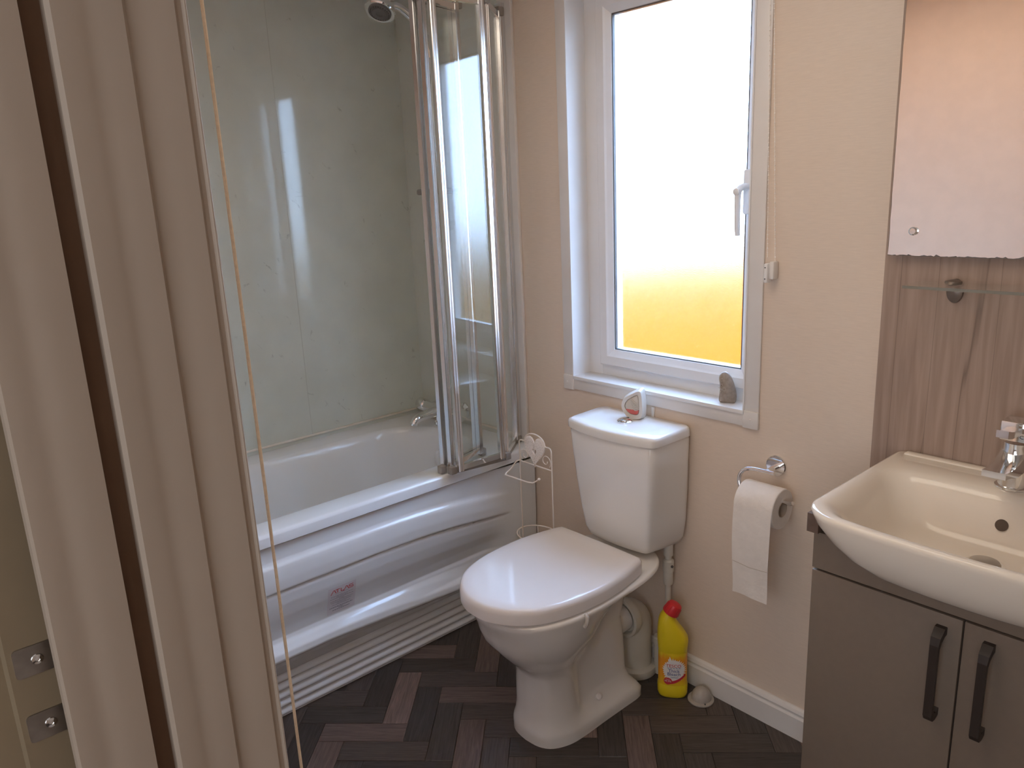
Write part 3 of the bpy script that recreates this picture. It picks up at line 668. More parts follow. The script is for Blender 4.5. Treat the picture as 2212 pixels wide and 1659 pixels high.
# seat ring
seat_t = [(1.034, 0.0), (1.038, 0.040), (1.061, 0.090), (1.106, 0.137), (1.158, 0.163), (1.225, 0.179), (1.31, 0.185), (1.38, 0.181), (1.45, 0.169), (1.489, 0.158), (1.501, 0.144), (1.503, 0.0)]
def inset(tab, d): 
    yc = 1.27
    return [(yc + (y - yc) * (1 - d / 0.24), max(0, hw_ * (1 - d / 0.18))) for y, hw_ in tab]
g = G().loft([sec(inset(seat_t, 0.010), 0.4245, cx=TC - 0.014), sec(inset(seat_t, 0.006), 0.427, cx=TC - 0.014), sec(inset(seat_t, 0.006), 0.436, cx=TC - 0.014), sec(inset(seat_t, 0.012), 0.438, cx=TC - 0.014)])
part('seat', g, M_seat, toi, angle=50)
g = G().loft([sec(inset(seat_t, 0.004), 0.428, cx=TC - 0.014), sec(seat_t, 0.430, cx=TC - 0.014), sec(seat_t, 0.455, cx=TC - 0.014), sec(inset(seat_t, 0.0015), 0.462, cx=TC - 0.014), sec(inset(seat_t, 0.005), 0.4675, cx=TC - 0.014), sec(inset(seat_t, 0.012), 0.4705, cx=TC - 0.014), sec(inset(seat_t, 0.04), 0.4720, cx=TC - 0.014), sec(inset(seat_t, 0.10), 0.4735, cx=TC - 0.014), sec(inset(seat_t, 0.16), 0.4742, cx=TC - 0.014)])
part('lid', g, M_seat, toi, 'glossy closed white lid', angle=50)
for x in (TC - 0.085, TC + 0.065): part('hinge', G().tube([(x - 0.022, 1.506, 0.440), (x + 0.022, 1.506, 0.440)], 0.011, 14), M_seat, toi)
# rim freshener hook on the right side of the rim
g = G().tube(catmull([(-1.182, 1.240, 0.424), (-1.176, 1.238, 0.417), (-1.176, 1.236, 0.402), (-1.182, 1.235, 0.391)], 5), 0.0055, 8)
single('rim_hook', g, M_dstop2, 'small clear plastic hook on the toilet bowl rim', 'hook')
# cistern
def cis(z, hwf, hwr, yf, yr, bow, rf, rr_=0.012, n=96):
    """plan outline: bowed front, straight sides, given half widths front and rear"""
    P = []
    for i in range(13):     # front bow left->right
        t = -1 + 2 * i / 12; P.append((TC - 0.004 + hwf * 0.86 * t, yf - bow * (1 - t * t), z))
    P.append((TC - 0.004 + hwf * 0.965, yf + 0.006, z)); P.append((TC - 0.004 + hwf, yf + 0.022, z))
    P.append((TC - 0.004 + (hwf + hwr) / 2, (yf + yr) / 2, z)); P.append((TC - 0.004 + hwr, yr - rr_, z)); P.append((TC - 0.004 + hwr - rr_, yr, z))
    P.append((TC - 0.004, yr, z)); P.append((TC - 0.004 - hwr + rr_, yr, z)); P.append((TC - 0.004 - hwr, yr - rr_, z))
    P.append((TC - 0.004 - (hwf + hwr) / 2, (yf + yr) / 2, z)); P.append((TC - 0.004 - hwf, yf + 0.022, z)); P.append((TC - 0.004 - hwf * 0.965, yf + 0.006, z))
    return [tuple(p) for p in resample(P, n)]
YR = YW - 0.006
g = G().loft([cis(0.434, 0.080, 0.085, 1.585, YR - 0.03, 0.004, .01), cis(0.437, 0.098, 0.108, 1.570, YR - 0.015, 0.006, .01), cis(0.446, 0.113, 0.130, 1.556, YR, 0.009, .01), cis(0.470, 0.122, 0.146, 1.548, YR, 0.011, .01),
              cis(0.53, 0.132, 0.153, 1.543, YR, 0.013, .01), cis(0.62, 0.144, 0.157, 1.536, YR, 0.016, .01), cis(0.70, 0.151, 0.159, 1.531, YR, 0.018, .01), cis(0.768, 0.155, 0.160, 1.527, YR, 0.019, .01), cis(0.772, 0.153, 0.158, 1.529, YR, 0.019, .01)])
ct = part('cistern', g, M_ceramic, toi, angle=60)
LZ = 0.774
g = G().loft([cis(LZ, 0.157, 0.161, 1.526, YR, 0.020, .01), cis(LZ + 0.001, 0.160, 0.163, 1.523, YR, 0.020, .01), cis(LZ + 0.018, 0.161, 0.163, 1.522, YR, 0.021, .01), cis(LZ + 0.025, 0.158, 0.161, 1.525, YR - 0.002, 0.021, .01), cis(LZ + 0.028, 0.152, 0.156, 1.531, YR - 0.006, 0.020, .01), cis(LZ + 0.029, 0.11, 0.12, 1.555, YR - 0.03, 0.015, .01)])
cl = part('cistern_lid', g, M_ceramic, toi, angle=50)
bc = (-1.357, 1.600, LZ + 0.0285)
b_ = part('flush_button', G().lathe([(0.0225, 0), (0.0225, 0.004), (0.020, 0.006), (0.0185, 0.0045), (0.0175, 0.007), (0.010, 0.0095), (0.001, 0.010)], bc, n=36), M_chrome, cl, 'round chrome flush button')
part('split_line', G().box((bc[0] - 0.0006, bc[1] - 0.017, bc[2] + 0.006), (bc[0] + 0.0006, bc[1] + 0.017, bc[2] + 0.0103)), M_dark, cl)

# soil pipe behind the pan
sp_ = thing('soil_pipe', 'off-white waste pipe elbow joining the toilet to the floor', 'pipe', (-1.352, 1.62, 0))
pth = [(-1.352, 1.582, 0.200), (-1.352, 1.584, 0.200)] + [(-1.352, 1.585 + 0.048 * math.sin(a), 0.152 + 0.048 * math.cos(a)) for a in [PI / 2 * i / 8 for i in range(9)]] + [(-1.352, 1.633, 0.02)]
part('elbow', G().tube(pth, 0.050, 28), M_pipe, sp_)
part('collar', G().lathe([(0.045, 0.010), (0.050, -0.010), (0.054, -0.013), (0.061, -0.011), (0.063, 0.0), (0.061, 0.012), (0.050, 0.018)], (-1.352, 1.578, 0.200), axis=(0, 1, 0), n=36), M_pipe, sp_, 'wide rubber-lipped collar')
part('spigot', G().tube([(-1.352, 1.50, 0.200), (-1.352, 1.572, 0.200)], 0.041, 24), M_ceramic, sp_)
part('floor_flange', G().lathe([(0.066, 0.0), (0.068, 0.004), (0.066, 0.022), (0.060, 0.026), (0.052, 0.027)], (-1.352, 1.631, 0.0), n=36), M_pipe, sp_)
# supply pipe with valve
sv = thing('supply_pipe', 'thin white water pipe rising behind the bleach bottle', 'pipe', (-1.255, 1.672, 0))
part('tube', G().tube([(-1.255, 1.668, 0.0), (-1.255, 1.668, 0.325)], 0.0085, 14), M_pipe, sv)
part('valve', G().lathe([(0.013, 0.31), (0.0145, 0.315), (0.0145, 0.345), (0.0135, 0.35), (0.0165, 0.352), (0.0165, 0.385), (0.012, 0.39)], (-1.255, 1.668, 0), n=20), M_pipe, sv)
part('connector', G().lathe([(0.010, 0.39), (0.010, 0.40), (0.014, 0.402), (0.014, 0.44), (0.008, 0.452)], (-1.255, 1.668, 0), n=20), M_pipe, sv)
part('slot_screw', G().lathe([(0.004, 0), (0.004, 0.003)], (-1.2395, 1.664, 0.372), axis=(1, -0.3, 0), n=10), M_dark, sv)
sv2 = thing('waste_pipe', 'short white pipe stub at the wall foot behind the soil pipe', 'pipe', (-1.287, 1.672, 0))
part('tube', G().tube([(-1.287, 1.668, 0.0), (-1.287, 1.668, 0.115)], 0.015, 18), M_pipe, sv2)
part('cap', G().lathe([(0.017, 0.10), (0.018, 0.104), (0.018, 0.12), (0.015, 0.124)], (-1.287, 1.668, 0), n=20), M_pipe, sv2)

# ================================================================ BLEACH BOTTLE
BC = Vector((-1.195, 1.612, 0)); bu = Vector((0.80, 0.60, 0)); bn = Vector((0.60, -0.80, 0)) # right, towards viewer
bt = thing('bleach_bottle', 'yellow bleach bottle with angled red cap beside the toilet', 'bottle', tuple(BC))
def bell(cu, z, a, b, tilt=0.0, n=40, e=2.6):
    R1 = []; z = z * 0.965; a = a * 0.94
    for j in range(n):
        t = 2 * PI * j / n; x = a * math.copysign(abs(math.cos(t)) ** (2 / e), math.cos(t)); y = b * math.copysign(abs(math.sin(t)) ** (2 / e), math.sin(t))
        R1.append(BC + bu * (cu + x * math.cos(tilt)) + bn * y + Vector((0, 0, z - x * math.sin(tilt))))
    return R1
g = G().loft([bell(0, 0.0, 0.038, 0.022), bell(0, 0.003, 0.042, 0.026), bell(0, 0.012, 0.0455, 0.029), bell(0, 0.040, 0.0460, 0.030), bell(0, 0.044, 0.0440, 0.0285), bell(0, 0.155, 0.0435, 0.0285), bell(0, 0.160, 0.0445, 0.030),
              bell(0, 0.185, 0.0465, 0.031), bell(-0.001, 0.200, 0.0460, 0.031, .05), bell(-0.006, 0.222, 0.0405, 0.030, .18), bell(-0.011, 0.243, 0.0330, 0.027, .33), bell(-0.013, 0.258, 0.0265, 0.023, .42, e=2.3), bell(-0.010, 0.270, 0.0220, 0.020, .50, e=2), bell(-0.006, 0.278, 0.0190, 0.0175, .50, e=2)])
part('body', g, M_yellow, bt, angle=50)
ta = 0.50; ax = (Vector((0, 0, 1)) * math.cos(ta) + bu * math.sin(ta)).normalized()
cc = BC + bu * (-0.0075) + Vector((0, 0, 0.2640))
g = G().lathe([(0.0235, 0), (0.0240, 0.002), (0.0235, 0.010), (0.0205, 0.026), (0.0190, 0.030), (0.013, 0.033), (0.002, 0.0335)], cc, axis=ax, n=32)
cap_ = part('cap', g, M_redcap, bt, 'red screw cap')
g = G(); u1 = ax.orthogonal().normalized(); v1 = ax.cross(u1)
for k in range(14):
    a = 2 * PI * k / 14; d = u1 * math.cos(a) + v1 * math.sin(a); g.tube([cc + d * 0.0237 + ax * 0.003, cc + d * 0.0208 + ax * 0.026], 0.0010, 5)
part('grip_ribs', g, M_redcap, cap_)
# wrap label
def lab(u, v, off=0.0006):
    a, b, e = 0.04145 + off, 0.0288 + off, 2.6
    u = max(-a * 0.999, min(a * 0.999, u * 0.94)); v = v * 0.965; y = b * (1 - abs(u / a) ** e) ** (1 / e)
    return BC + bu * u + bn * y + Vector((0, 0, v))
def label_mat():
    m = bpy.data.materials.new('bleach_label_print'); m.use_nodes = True; t = m.node_tree; b = t.nodes['Principled BSDF']; b.inputs['Roughness'].default_value = 0.35
    tcn = t.nodes.new('ShaderNodeTexCoord'); r = t.nodes.new('ShaderNodeValToRGB'); s_ = t.nodes.new('ShaderNodeSeparateXYZ'); t.links.new(tcn.outputs['Object'], s_.inputs[0])
    mr = t.nodes.new('ShaderNodeMapRange'); mr.inputs[1].default_value = 0.045; mr.inputs[2].default_value = 0.16; t.links.new(s_.outputs['Z'], mr.inputs[0])
    n = t.nodes.new('ShaderNodeTexNoise'); n.inputs['Scale'].default_value = 60; mp = t.nodes.new('ShaderNodeMapping'); mp.inputs['Scale'].default_value = (2, 2, .3); t.links.new(tcn.outputs['Object'], mp.inputs[0]); t.links.new(mp.outputs[0], n.inputs['Vector'])
    ma = t.nodes.new('ShaderNodeMath'); ma.operation = 'MULTIPLY_ADD'; ma.inputs[1].default_value = 0.25; t.links.new(n.outputs[0], ma.inputs[0]); t.links.new(mr.outputs[0], ma.inputs[2]); t.links.new(ma.outputs[0], r.inputs[0])
    E0 = r.color_ramp.elements; E0[0].position = 0.10; E0[0].color = (0.86, 0.62, 0.02, 1); E0[1].position = 0.42; E0[1].color = (0.88, 0.36, 0.02, 1)
    e1 = E0.new(0.85); e1.color = (0.88, 0.34, 0.02, 1); e2 = E0.new(1.05 if False else 0.99); e2.color = (0.87, 0.62, 0.02, 1)
    t.links.new(r.outputs[0], b.inputs['Base Color']); return m
g = G(); nu, nv = 24, 8
for i in range(nv + 1):
    for j in range(nu + 1): g.v.append(lab(-0.0435 + 0.087 * j / nu, 0.046 + 0.108 * i / nv, 0.0003))
for i in range(nv):
    for j in range(nu): a = i * (nu + 1) + j; g.f.append((a, a + 1, a + nu + 2, a + nu + 1))
lb = part('label_wrap', g, label_mat(), bt, 'orange printed label with white splash')
# white splash burst
g = G(); cz_ = 0.098; N = 64; rb = random.Random(5)
E_ = [1.0 + (0.16 * rb.random() + 0.12 if k % 2 else 0.0) + (0.25 if k in (19, 20) else 0) for k in range(N)]
for m_ in range(8):
    for k in range(N):
        a = 2 * PI * k / N; e = E_[k] * (0.02 + 0.98 * m_ / 7)
        g.v.append(lab(0.004 + 0.0300 * math.cos(a) * e, cz_ + 0.0330 * math.sin(a) * e, 0.0009))
g.f += [(m_ * N + k, m_ * N + (k + 1) % N, (m_ + 1) * N + (k + 1) % N, (m_ + 1) * N + k) for m_ in range(7) for k in range(N)]
# subdivide so it follows the curve
def refine(g, fn_uvs): return g
part('white_splash', g, M_inkw, lb, smooth=False)
def fnl(cx, cz, off=0.0018): return lambda u, v: lab(cx + u, cz + v, off)
part('red_word', text_geo('TESCO', 0.0145, fnl(0.003, 0.1095), xs=1.02), M_red, lb, 'red lettering TESCO', smooth=False)
g = G()
for k in range(5):
    x = -0.0165 + k * 0.0085; g.add([lab(x, 0.1055, .0013), lab(x + 0.0055, 0.1055, .0013), lab(x + 0.0065, 0.1070, .0013), lab(x + 0.001, 0.1070, .0013)], [(0, 1, 2, 3)])
part('underline_dashes', g, M_navy, lb, smooth=False)
g = text_geo('Thick', 0.0155, fnl(0.004, 0.0925)); g2 = text_geo('Bleach', 0.0155, fnl(0.004, 0.0815)); g.add(g2.v, g2.f)
g2 = text_geo('Lemon', 0.0080, fnl(0.006, 0.0735)); g.add(g2.v, g2.f)
part('blue_words', g, M_navy, lb, 'dark blue lettering Thick Bleach Lemon', smooth=False)
g = G(); g.v.append(lab(-0.014, 0.062, 0.0015))
for k in range(24): a = 2 * PI * k / 24; g.v.append(lab(-0.014 + 0.0125 * math.cos(a), 0.062 + 0.0115 * math.sin(a), 0.0015))
g.f += [(0, 1 + k, 1 + (k + 1) % 24) for k in range(24)]
k = len(g.v)
for i in range(13):
    t = i / 12; u = -0.010 + 0.048 * t; v = 0.052 + 0.026 * t ** 1.8; g.v.append(lab(u, v, 0.0014)); g.v.append(lab(u, v + 0.010 - 0.001 * t, 0.0014))
g.f += [(k + 2 * i, k + 2 * i + 2, k + 2 * i + 3, k + 2 * i + 1) for i in range(12)]
part('red_banner', g, M_red, lb, smooth=False)
part('banner_number', text_geo('99.9%', 0.0088, fnl(-0.014, 0.0590, 0.002)), M_inkw, lb, 'white figures 99.9%', smooth=False)
g = text_geo('KILLS', 0.0050, fnl(-0.014, 0.0665, 0.002)); part('banner_words', g, M_inkw, lb, smooth=False)

# ================================================================ DOOR STOP
ds = thing('door_stop', 'round grey half-dome door stop on the floor by the skirting', 'door stop', (-1.128, 1.650, 0))
part('disc', G().lathe([(0.036, 0), (0.0375, 0.002), (0.037, 0.005), (0.031, 0.0065)], (-1.119, 1.645, 0), n=36), M_dstop, ds)
part('dome', G().lathe([(0.029 * math.cos(a), 0.005 + 0.035 * math.sin(a)) for a in [PI / 2 * i / 8 * 0.995 for i in range(9)]], (-1.119, 1.647, 0), n=32), M_dstop, ds)
part('screw', G().lathe([(0.0025, 0), (0.0025, 0.002)], (-1.093, 1.628, 0.006), n=8), M_dark, ds)

# ================================================================ TOILET ROLL + HOLDER
ho = thing('toilet_roll_holder', 'chrome toilet roll holder with round wall plate', 'holder', (-0.945, YW, 0.745))
pc = Vector((-0.944, YW, 0.746))
part('wall_plate', G().lathe([(0.0270, 0), (0.0272, 0.006), (0.0255, 0.0085), (0.002, 0.0088)], pc, axis=(0, -1, 0), n=40), M_chrome, ho)
part('stem', G().tube([(-0.941, YW - 0.008, 0.744), (-0.941, 1.652, 0.744)], [0.0085, 0.0065], 16), M_chrome, ho)
RY, RZ = 1.628, 0.672
pth = [(-0.921, 1.648, 0.7445), (-0.945, 1.648, 0.7445)] + catmull([(-0.975, 1.645, 0.7445), (-0.996, 1.640, 0.740), (-1.008, 1.635, 0.725), (-1.008, 1.632, 0.705), (-0.999, 1.629, 0.690), (-0.980, 1.628, 0.6855)], 6) + [(-0.866, 1.628, 0.6855), (-0.858, 1.627, 0.690)]
part('bent_bar', G().tube(pth, 0.0052, 14), M_chrome, ho)
tr = thing('toilet_roll', 'white toilet roll hanging with a long loose sheet', 'toilet roll', (-0.932, RY, RZ - 0.05))
x0, x1, Ro, Ri = -0.988, -0.884, 0.050, 0.0195
g = G().lathe([(Ro - 0.001, 0), (Ro, 0.0015), (Ro, x1 - x0 - 0.0015), (Ro - 0.001, x1 - x0)], (x0, RY, RZ - 0.006), axis=(1, 0, 0), n=48); 
# hollow: replace caps by rings
g.f = g.f[:-2]; k = len(g.v); n_ = 48
axv = Vector((1, 0, 0)); u = axv.orthogonal().normalized(); v = axv.cross(u)
for xx in (x0 + 0.0005, x1 - 0.0005):
    for j in range(n_):
        a = 2 * PI * j / n_; g.v.append(Vector((xx, RY, RZ - 0.006)) + (u * math.cos(a) + v * math.sin(a)) * Ri)
for j in range(n_):
    j2 = (j + 1) % n_
    g.f.append((j, k + j, k + j2, j2)); g.f.append((3 * n_ + j, 3 * n_ + j2, k + n_ + j2, k + n_ + j)); g.f.append((k + j, k + n_ + j, k + n_ + j2, k + j2))
part('paper_cylinder', g, M_card, tr, angle=40)
g = G(); N = 32
g.loft([[Vector((xx, RY + r_ * math.cos(2 * PI * j / N), RZ - 0.006 + r_ * math.sin(2 * PI * j / N))) for j in range(N)] for xx, r_ in ((x0 + .0002, Ri), (x0 + .0002, Ri - 0.001), (x1 + .0006, Ri - 0.001), (x1 + .0006, Ri))], cap0=False, cap1=False)
part('cardboard_core', g, M_core, tr)
# hanging sheet over the top front
g = G(); prof = []
cyr, czr, rs = RY, RZ - 0.006, Ro + 0.0012
for i in range(14): a = math.radians(70 + 110 * i / 13); prof.append((cyr + rs * math.cos(a), czr + rs * math.sin(a)))
yF = cyr - rs
for i in range(1, 15):
    t = i / 14; prof.append((yF - 0.003 * math.sin(t * 5) - 0.002 * t, czr - (czr - 0.430) * t))
nx = 14
def sheet(prof, xa, xb, th):
    g = G()
    for s_ in (0, th):
        for i, (y, z) in enumerate(prof):
            for j in range(nx + 1):
                q = j / nx; low_ = max(0, (0.60 - z) / 0.17); wob = 0.0022 * math.sin(q * 7 + z * 31) * low_ - 0.006 * low_ * (q - 0.5) ** 2
                shrink = 0.0035 * low_
                g.v.append(Vector((xa + shrink + (xb - xa - 2 * shrink) * q, y + wob + s_ * 0.9, z + s_ * 0.1 - 0.006 * low_ * abs(q - .4))))
    m = len(prof); w_ = nx + 1
    for s_ in (0, 1):
        for i in range(m - 1):
            for j in range(nx):
                a = s_ * m * w_ + i * w_ + j; g.f.append((a, a + 1, a + w_ + 1, a + w_))
    return g
part('loose_sheet', sheet(prof, x0, x1 - 0.001, 0.0006), M_card, tr, angle=60)
g = G().tube([(x0 + 0.003, yF - 0.0024, 0.516), ((x0 + x1) / 2, yF - 0.0050, 0.513), (x1 - 0.004, yF - 0.0030, 0.516)], 0.0005, 6)
part('perforation', g, M_core, tr)

# ================================================================ VANITY
CX0, CX1, CYF = -0.640, -0.108, 1.300
van = thing('vanity_cabinet', 'cashmere-coloured vanity cabinet with two doors under the basin', 'cabinet', ((CX0 + CX1) / 2, 1.5, 0))
g = G(); g.box((CX0, CYF + 0.019, 0.10), (CX0 + 0.016, YW - 0.008, 0.800)); g.box((CX1 - 0.016, CYF + 0.019, 0.10), (CX1, YW - 0.008, 0.80)); g.box((CX0 + 0.016, CYF + 0.019, 0.10), (CX1 - 0.016, YW - 0.008, 0.116)); g.box((CX0 + 0.016, YW - 0.022, 0.116), (CX1 - 0.016, YW - 0.008, 0.66))
part('carcass', g, M_cab, van, smooth=False)
part('plinth', G().box((CX0, CYF + 0.002, 0), (CX1, CYF + 0.018, 0.098)), M_cab, van, smooth=False)
RB = 0.7265
P = [(CX0, RB), (CX1, RB), (CX1, 0.800), (CX1 - 0.035, 0.800), (CX1 - 0.09, 0.756), (CX0 + 0.105, 0.756), (CX0 + 0.045, 0.800), (CX0, 0.800)]
g = G().loft([[(x, CYF, z) for x, z in P], [(x, CYF + 0.018, z) for x, z in P]])
part('top_rail', g, M_cab, van, smooth=False)
part('inner_shadow_gap', G().box((CX0 + 0.004, CYF + 0.010, 0.10), (CX1 - 0.004, CYF + 0.0185, 0.76)), M_black, van, smooth=False)
GX = -0.3735
for (a, b, hxx) in ((CX0, GX - 0.0015, -0.4055), (GX + 0.0015, CX1, -0.3325)):
    d = part('door', G().box((a, CYF, 0.10), (b, CYF + 0.016, RB - 0.005), 0.0012), M_cab, van)
    # bow handle: flared feet, flat bar
    zt, zb, wd = 0.7005, 0.5330, 0.0140
    g = G(); y0 = CYF
    sh = [(-0.0, zt, 1.15), (-0.010, zt, 1.15), (-0.026, zt - 0.012, 1.05), (-0.030, zt - 0.026, 0.92), (-0.030, zb + 0.026, 0.92), (-0.030, zb + 0.004, 0.95), (-0.024, zb - 0.006, 1.0), (-0.012, zb - 0.008, 1.0), (-0.0, zb - 0.004, 1.0)]
    inn = [(-0.0, zt - 0.014, 1.15), (-0.010, zt - 0.015, 1.15), (-0.018, zt - 0.022, 1.05), (-0.022, zt - 0.034, 0.92), (-0.022, zb + 0.030, 0.92), (-0.022, zb + 0.014, 0.95), (-0.018, zb + 0.008, 1.0), (-0.010, zb + 0.006, 1.0), (-0.0, zb + 0.010, 1.0)]
    R_ = []
    for (ya_, za_, wa_), (yb_, zb_, wb_) in zip(sh, inn):
        q = wd / 2 * wa_ + 0.0005
        R_.append([(hxx - q, y0 + ya_, za_), (hxx + q, y0 + ya_, za_), (hxx + q, y0 + yb_, zb_), (hxx - q, y0 + yb_, zb_)])
    part('handle', G().loft(R_), M_handle, d, 'dark bow handle', smooth=False)
# worktop strips around the bowl
g = G().box((CX0 - 0.010, 1.290, 0.801), (-0.628, YW - 0.008, 0.838)).box((-0.140, 1.290, 0.801), (CX1 + 0.010, YW - 0.008, 0.838)).box((-0.628, YW - 0.011, 0.801), (-0.140, YW - 0.0085, 0.838))
single('worktop', g, M_work, 'dark wood-effect worktop edge beneath the basin rim', 'worktop', smooth=False)
# basin
bas = thing('basin', 'white ceramic semi-recessed washbasin with a wide rim', 'basin', (-0.385, 1.47, 0.74))
BX0, BX1, BYF = -0.6525, -0.1175, 1.238
def br(x0, x1, y0, y1, rf, rb, z):
    P = rrect(x0, x1, y0, y1, [rf, rb, rb, rf], seg=10, side=10); out = []
    xc, hw_ = (x0 + x1) / 2, (x1 - x0) / 2
    for x, y in P:    # bowed front edge
        t = (x - xc) / hw_; k = max(0, (y1 - y) / (y1 - y0)) ** 2
        out.append((x, y + 0.020 * k * abs(t) ** 2.2, z))
    return out
rings = [br(-0.50, -0.27, 1.33, 1.60, .05, .03, 0.735), br(-0.535, -0.235, 1.300, 1.64, .06, .03, 0.742), br(-0.570, -0.200, 1.278, 1.66, .07, .03, 0.756), br(-0.598, -0.172, 1.262, 1.68, .07, .025, 0.775), br(-0.622, -0.148, 1.250, YW - .010, .07, .02, 0.799),
         br(-0.642, -0.128, 1.2415, YW - .009, .07, .015, 0.826), br(BX0 + .002, BX1 - .002, BYF + .001, YW - .008, .07, .012, 0.843), br(BX0, BX1, BYF, YW - .008, .07, .012, 0.850), br(BX0 + .002, BX1 - .002, BYF + .002, YW - .008, .068, .012, 0.8545), br(BX0 + .008, BX1 - .008, BYF + .007, YW - .010, .064, .012, 0.857),
         br(BX0 + .020, BX1 - .020, BYF + .018, 1.590, .060, .05, 0.856), br(BX0 + .030, BX1 - .030, BYF + .028, 1.578, .058, .05, 0.851), br(BX0 + .042, BX1 - .042, BYF + .040, 1.568, .056, .05, 0.838), br(BX0 + .056, BX1 - .056, BYF + .054, 1.558, .056, .05, 0.815),
         br(BX0 + .072, BX1 - .072, BYF + .072, 1.548, .056, .05, 0.785), br(BX0 + .092, BX1 - .092, BYF + .096, 1.538, .055, .05, 0.762), br(BX0 + .13, BX1 - .13, BYF + .13, 1.52, .05, .05, 0.752), br(BX0 + .20, BX1 - .20, BYF + .18, 1.49, .04, .04, 0.748), br(BX0 + .245, BX1 - .245, BYF + .22, 1.46, .01, .01, 0.7475)]
part('bowl', G().loft(rings), M_basin, bas, angle=70)
part('upstand', G().box((BX0 + 0.02, YW - 0.030, 0.853), (BX1 - 0.02, YW - 0.008, 0.8605), 0.0035), M_basin, bas)
part('overflow_hole', G().lathe([(0.0110, 0.0), (0.0112, 0.003), (0.002, 0.0035)], (-0.402, 1.5545, 0.800), axis=(0, -0.90, 0.42), n=24), M_hole, bas)
ws = thing('basin_waste', 'domed grey slotted waste plug at the basin bottom', 'plug', (-0.40, 1.475, 0.749))
part('flange', G().lathe([(0.034, 0), (0.034, 0.003), (0.028, 0.004)], (-0.400, 1.468, 0.7495), n=32), M_chrome, ws)
part('plug_dome', G().lathe([(0.026, 0.003), (0.0265, 0.006), (0.024, 0.010), (0.012, 0.013), (0.001, 0.0135)], (-0.400, 1.468, 0.7495), n=32), mat('matt_grey_plug', (0.42, 0.38, 0.33), 0.35, metal=0.6), ws)
# basin mixer tap
fx, fy, fz = -0.410, 1.620, 0.857
fa = thing('basin_mixer_tap', 'square-edged chrome basin mixer on the basin deck', 'tap', (fx, fy, fz))
part('base_ring', G().lathe([(0.030, 0), (0.030, 0.003), (0.026, 0.005)], (fx, fy, fz), n=40), M_chrome, fa)
part('body', G().lathe([(0.0255, 0.004), (0.0250, 0.055), (0.0235, 0.085), (0.0235, 0.090)], (fx, fy, fz), n=40), M_chrome, fa)
R_ = []
for t in range(9):
    q = t / 8; y = fy + 0.010 - 0.132 * q; zt = fz + 0.084 - 0.020 * q - 0.012 * math.sin(PI * q); th = 0.042 - 0.030 * min(1, q * 1.25); hw_ = 0.0215 - 0.002 * q
    R_.append([(fx - hw_, y, zt - th), (fx + hw_, y, zt - th), (fx + hw_, y, zt), (fx - hw_, y, zt)])
part('spout', G().loft(R_), M_chrome, fa, smooth=True, angle=30)
hd = part('lever_head', G().box((fx - 0.0245, fy - 0.026, fz + 0.096), (fx + 0.0245, fy + 0.024, fz + 0.134), 0.003), M_chrome, fa)
R_ = []
for t in range(7):
    q = t / 6; y = fy - 0.024 - 0.075 * q; z = fz + 0.124 + 0.012 * q ** 2; hw_ = 0.012 - 0.002 * q; th = 0.010 + 0.004 * q
    R_.append([(fx - hw_, y, z - th), (fx + hw_, y, z - th), (fx + hw_, y, z), (fx - hw_, y, z)])
part('lever', G().loft(R_), M_chrome, hd, angle=30)
part('cold_mark', text_geo('C', 0.010, lambda u, v: Vector((fx + 0.012 + u, fy - 0.0263, fz + 0.104 + v))), M_ink, hd, 'small letter C for cold', smooth=False)

# mirror with ragged silvering
MX0, MX1, MZ0, MZ1 = -0.700, -0.02, 1.283, 2.06
rg = random.Random(11); bot = []; x = MX0
while x < MX1:
    bot.append((x, MZ0 + abs(rg.gauss(0, 0.0012)) * (1.6 if x > -0.55 else 1))); x += rg.uniform(0.002, 0.010)
bot.append((MX1, MZ0)); left = []; z = MZ1
while z > MZ0 + 0.01: left.append((MX0 + abs(rg.gauss(0, 0.0005)), z)); z -= rg.uniform(0.008, 0.03)
P = bot + [(MX1, MZ1)] + left
mi = thing('mirror', 'large frameless wall mirror with chipped silvering along its bottom edge', 'mirror', ((MX0 + MX1) / 2, YW - 0.02, MZ0))
ym = YW - 0.024
g = G(); g.v = [Vector((x, ym, z)) for x, z in P]; g.f = [tuple(range(len(P)))]
part('silvering', g, M_mirror, mi, smooth=False)
part('backing_sheet', G().box((MX0 - 0.0005, ym + 0.0008, MZ0 - 0.0005), (MX1 + 0.0005, ym + 0.0040, MZ1 + 0.0005)), mat('grey_mirror_backing', (0.20, 0.17, 0.15), 0.6), mi, smooth=False)
part('stand_off', G().box((MX0 + 0.05, ym + 0.004, MZ0 + 0.03), (MX1 - 0.05, YW - 0.0065, MZ1 - 0.03)), M_dark, mi, smooth=False)
part('screw_cap', G().lathe([(0.0085, 0), (0.0085, 0.004), (0.006, 0.0065), (0.001, 0.0072)], (-0.6515, ym, 1.333), axis=(0, -1, 0), n=24), M_chrome, mi, 'round chrome screw cap')
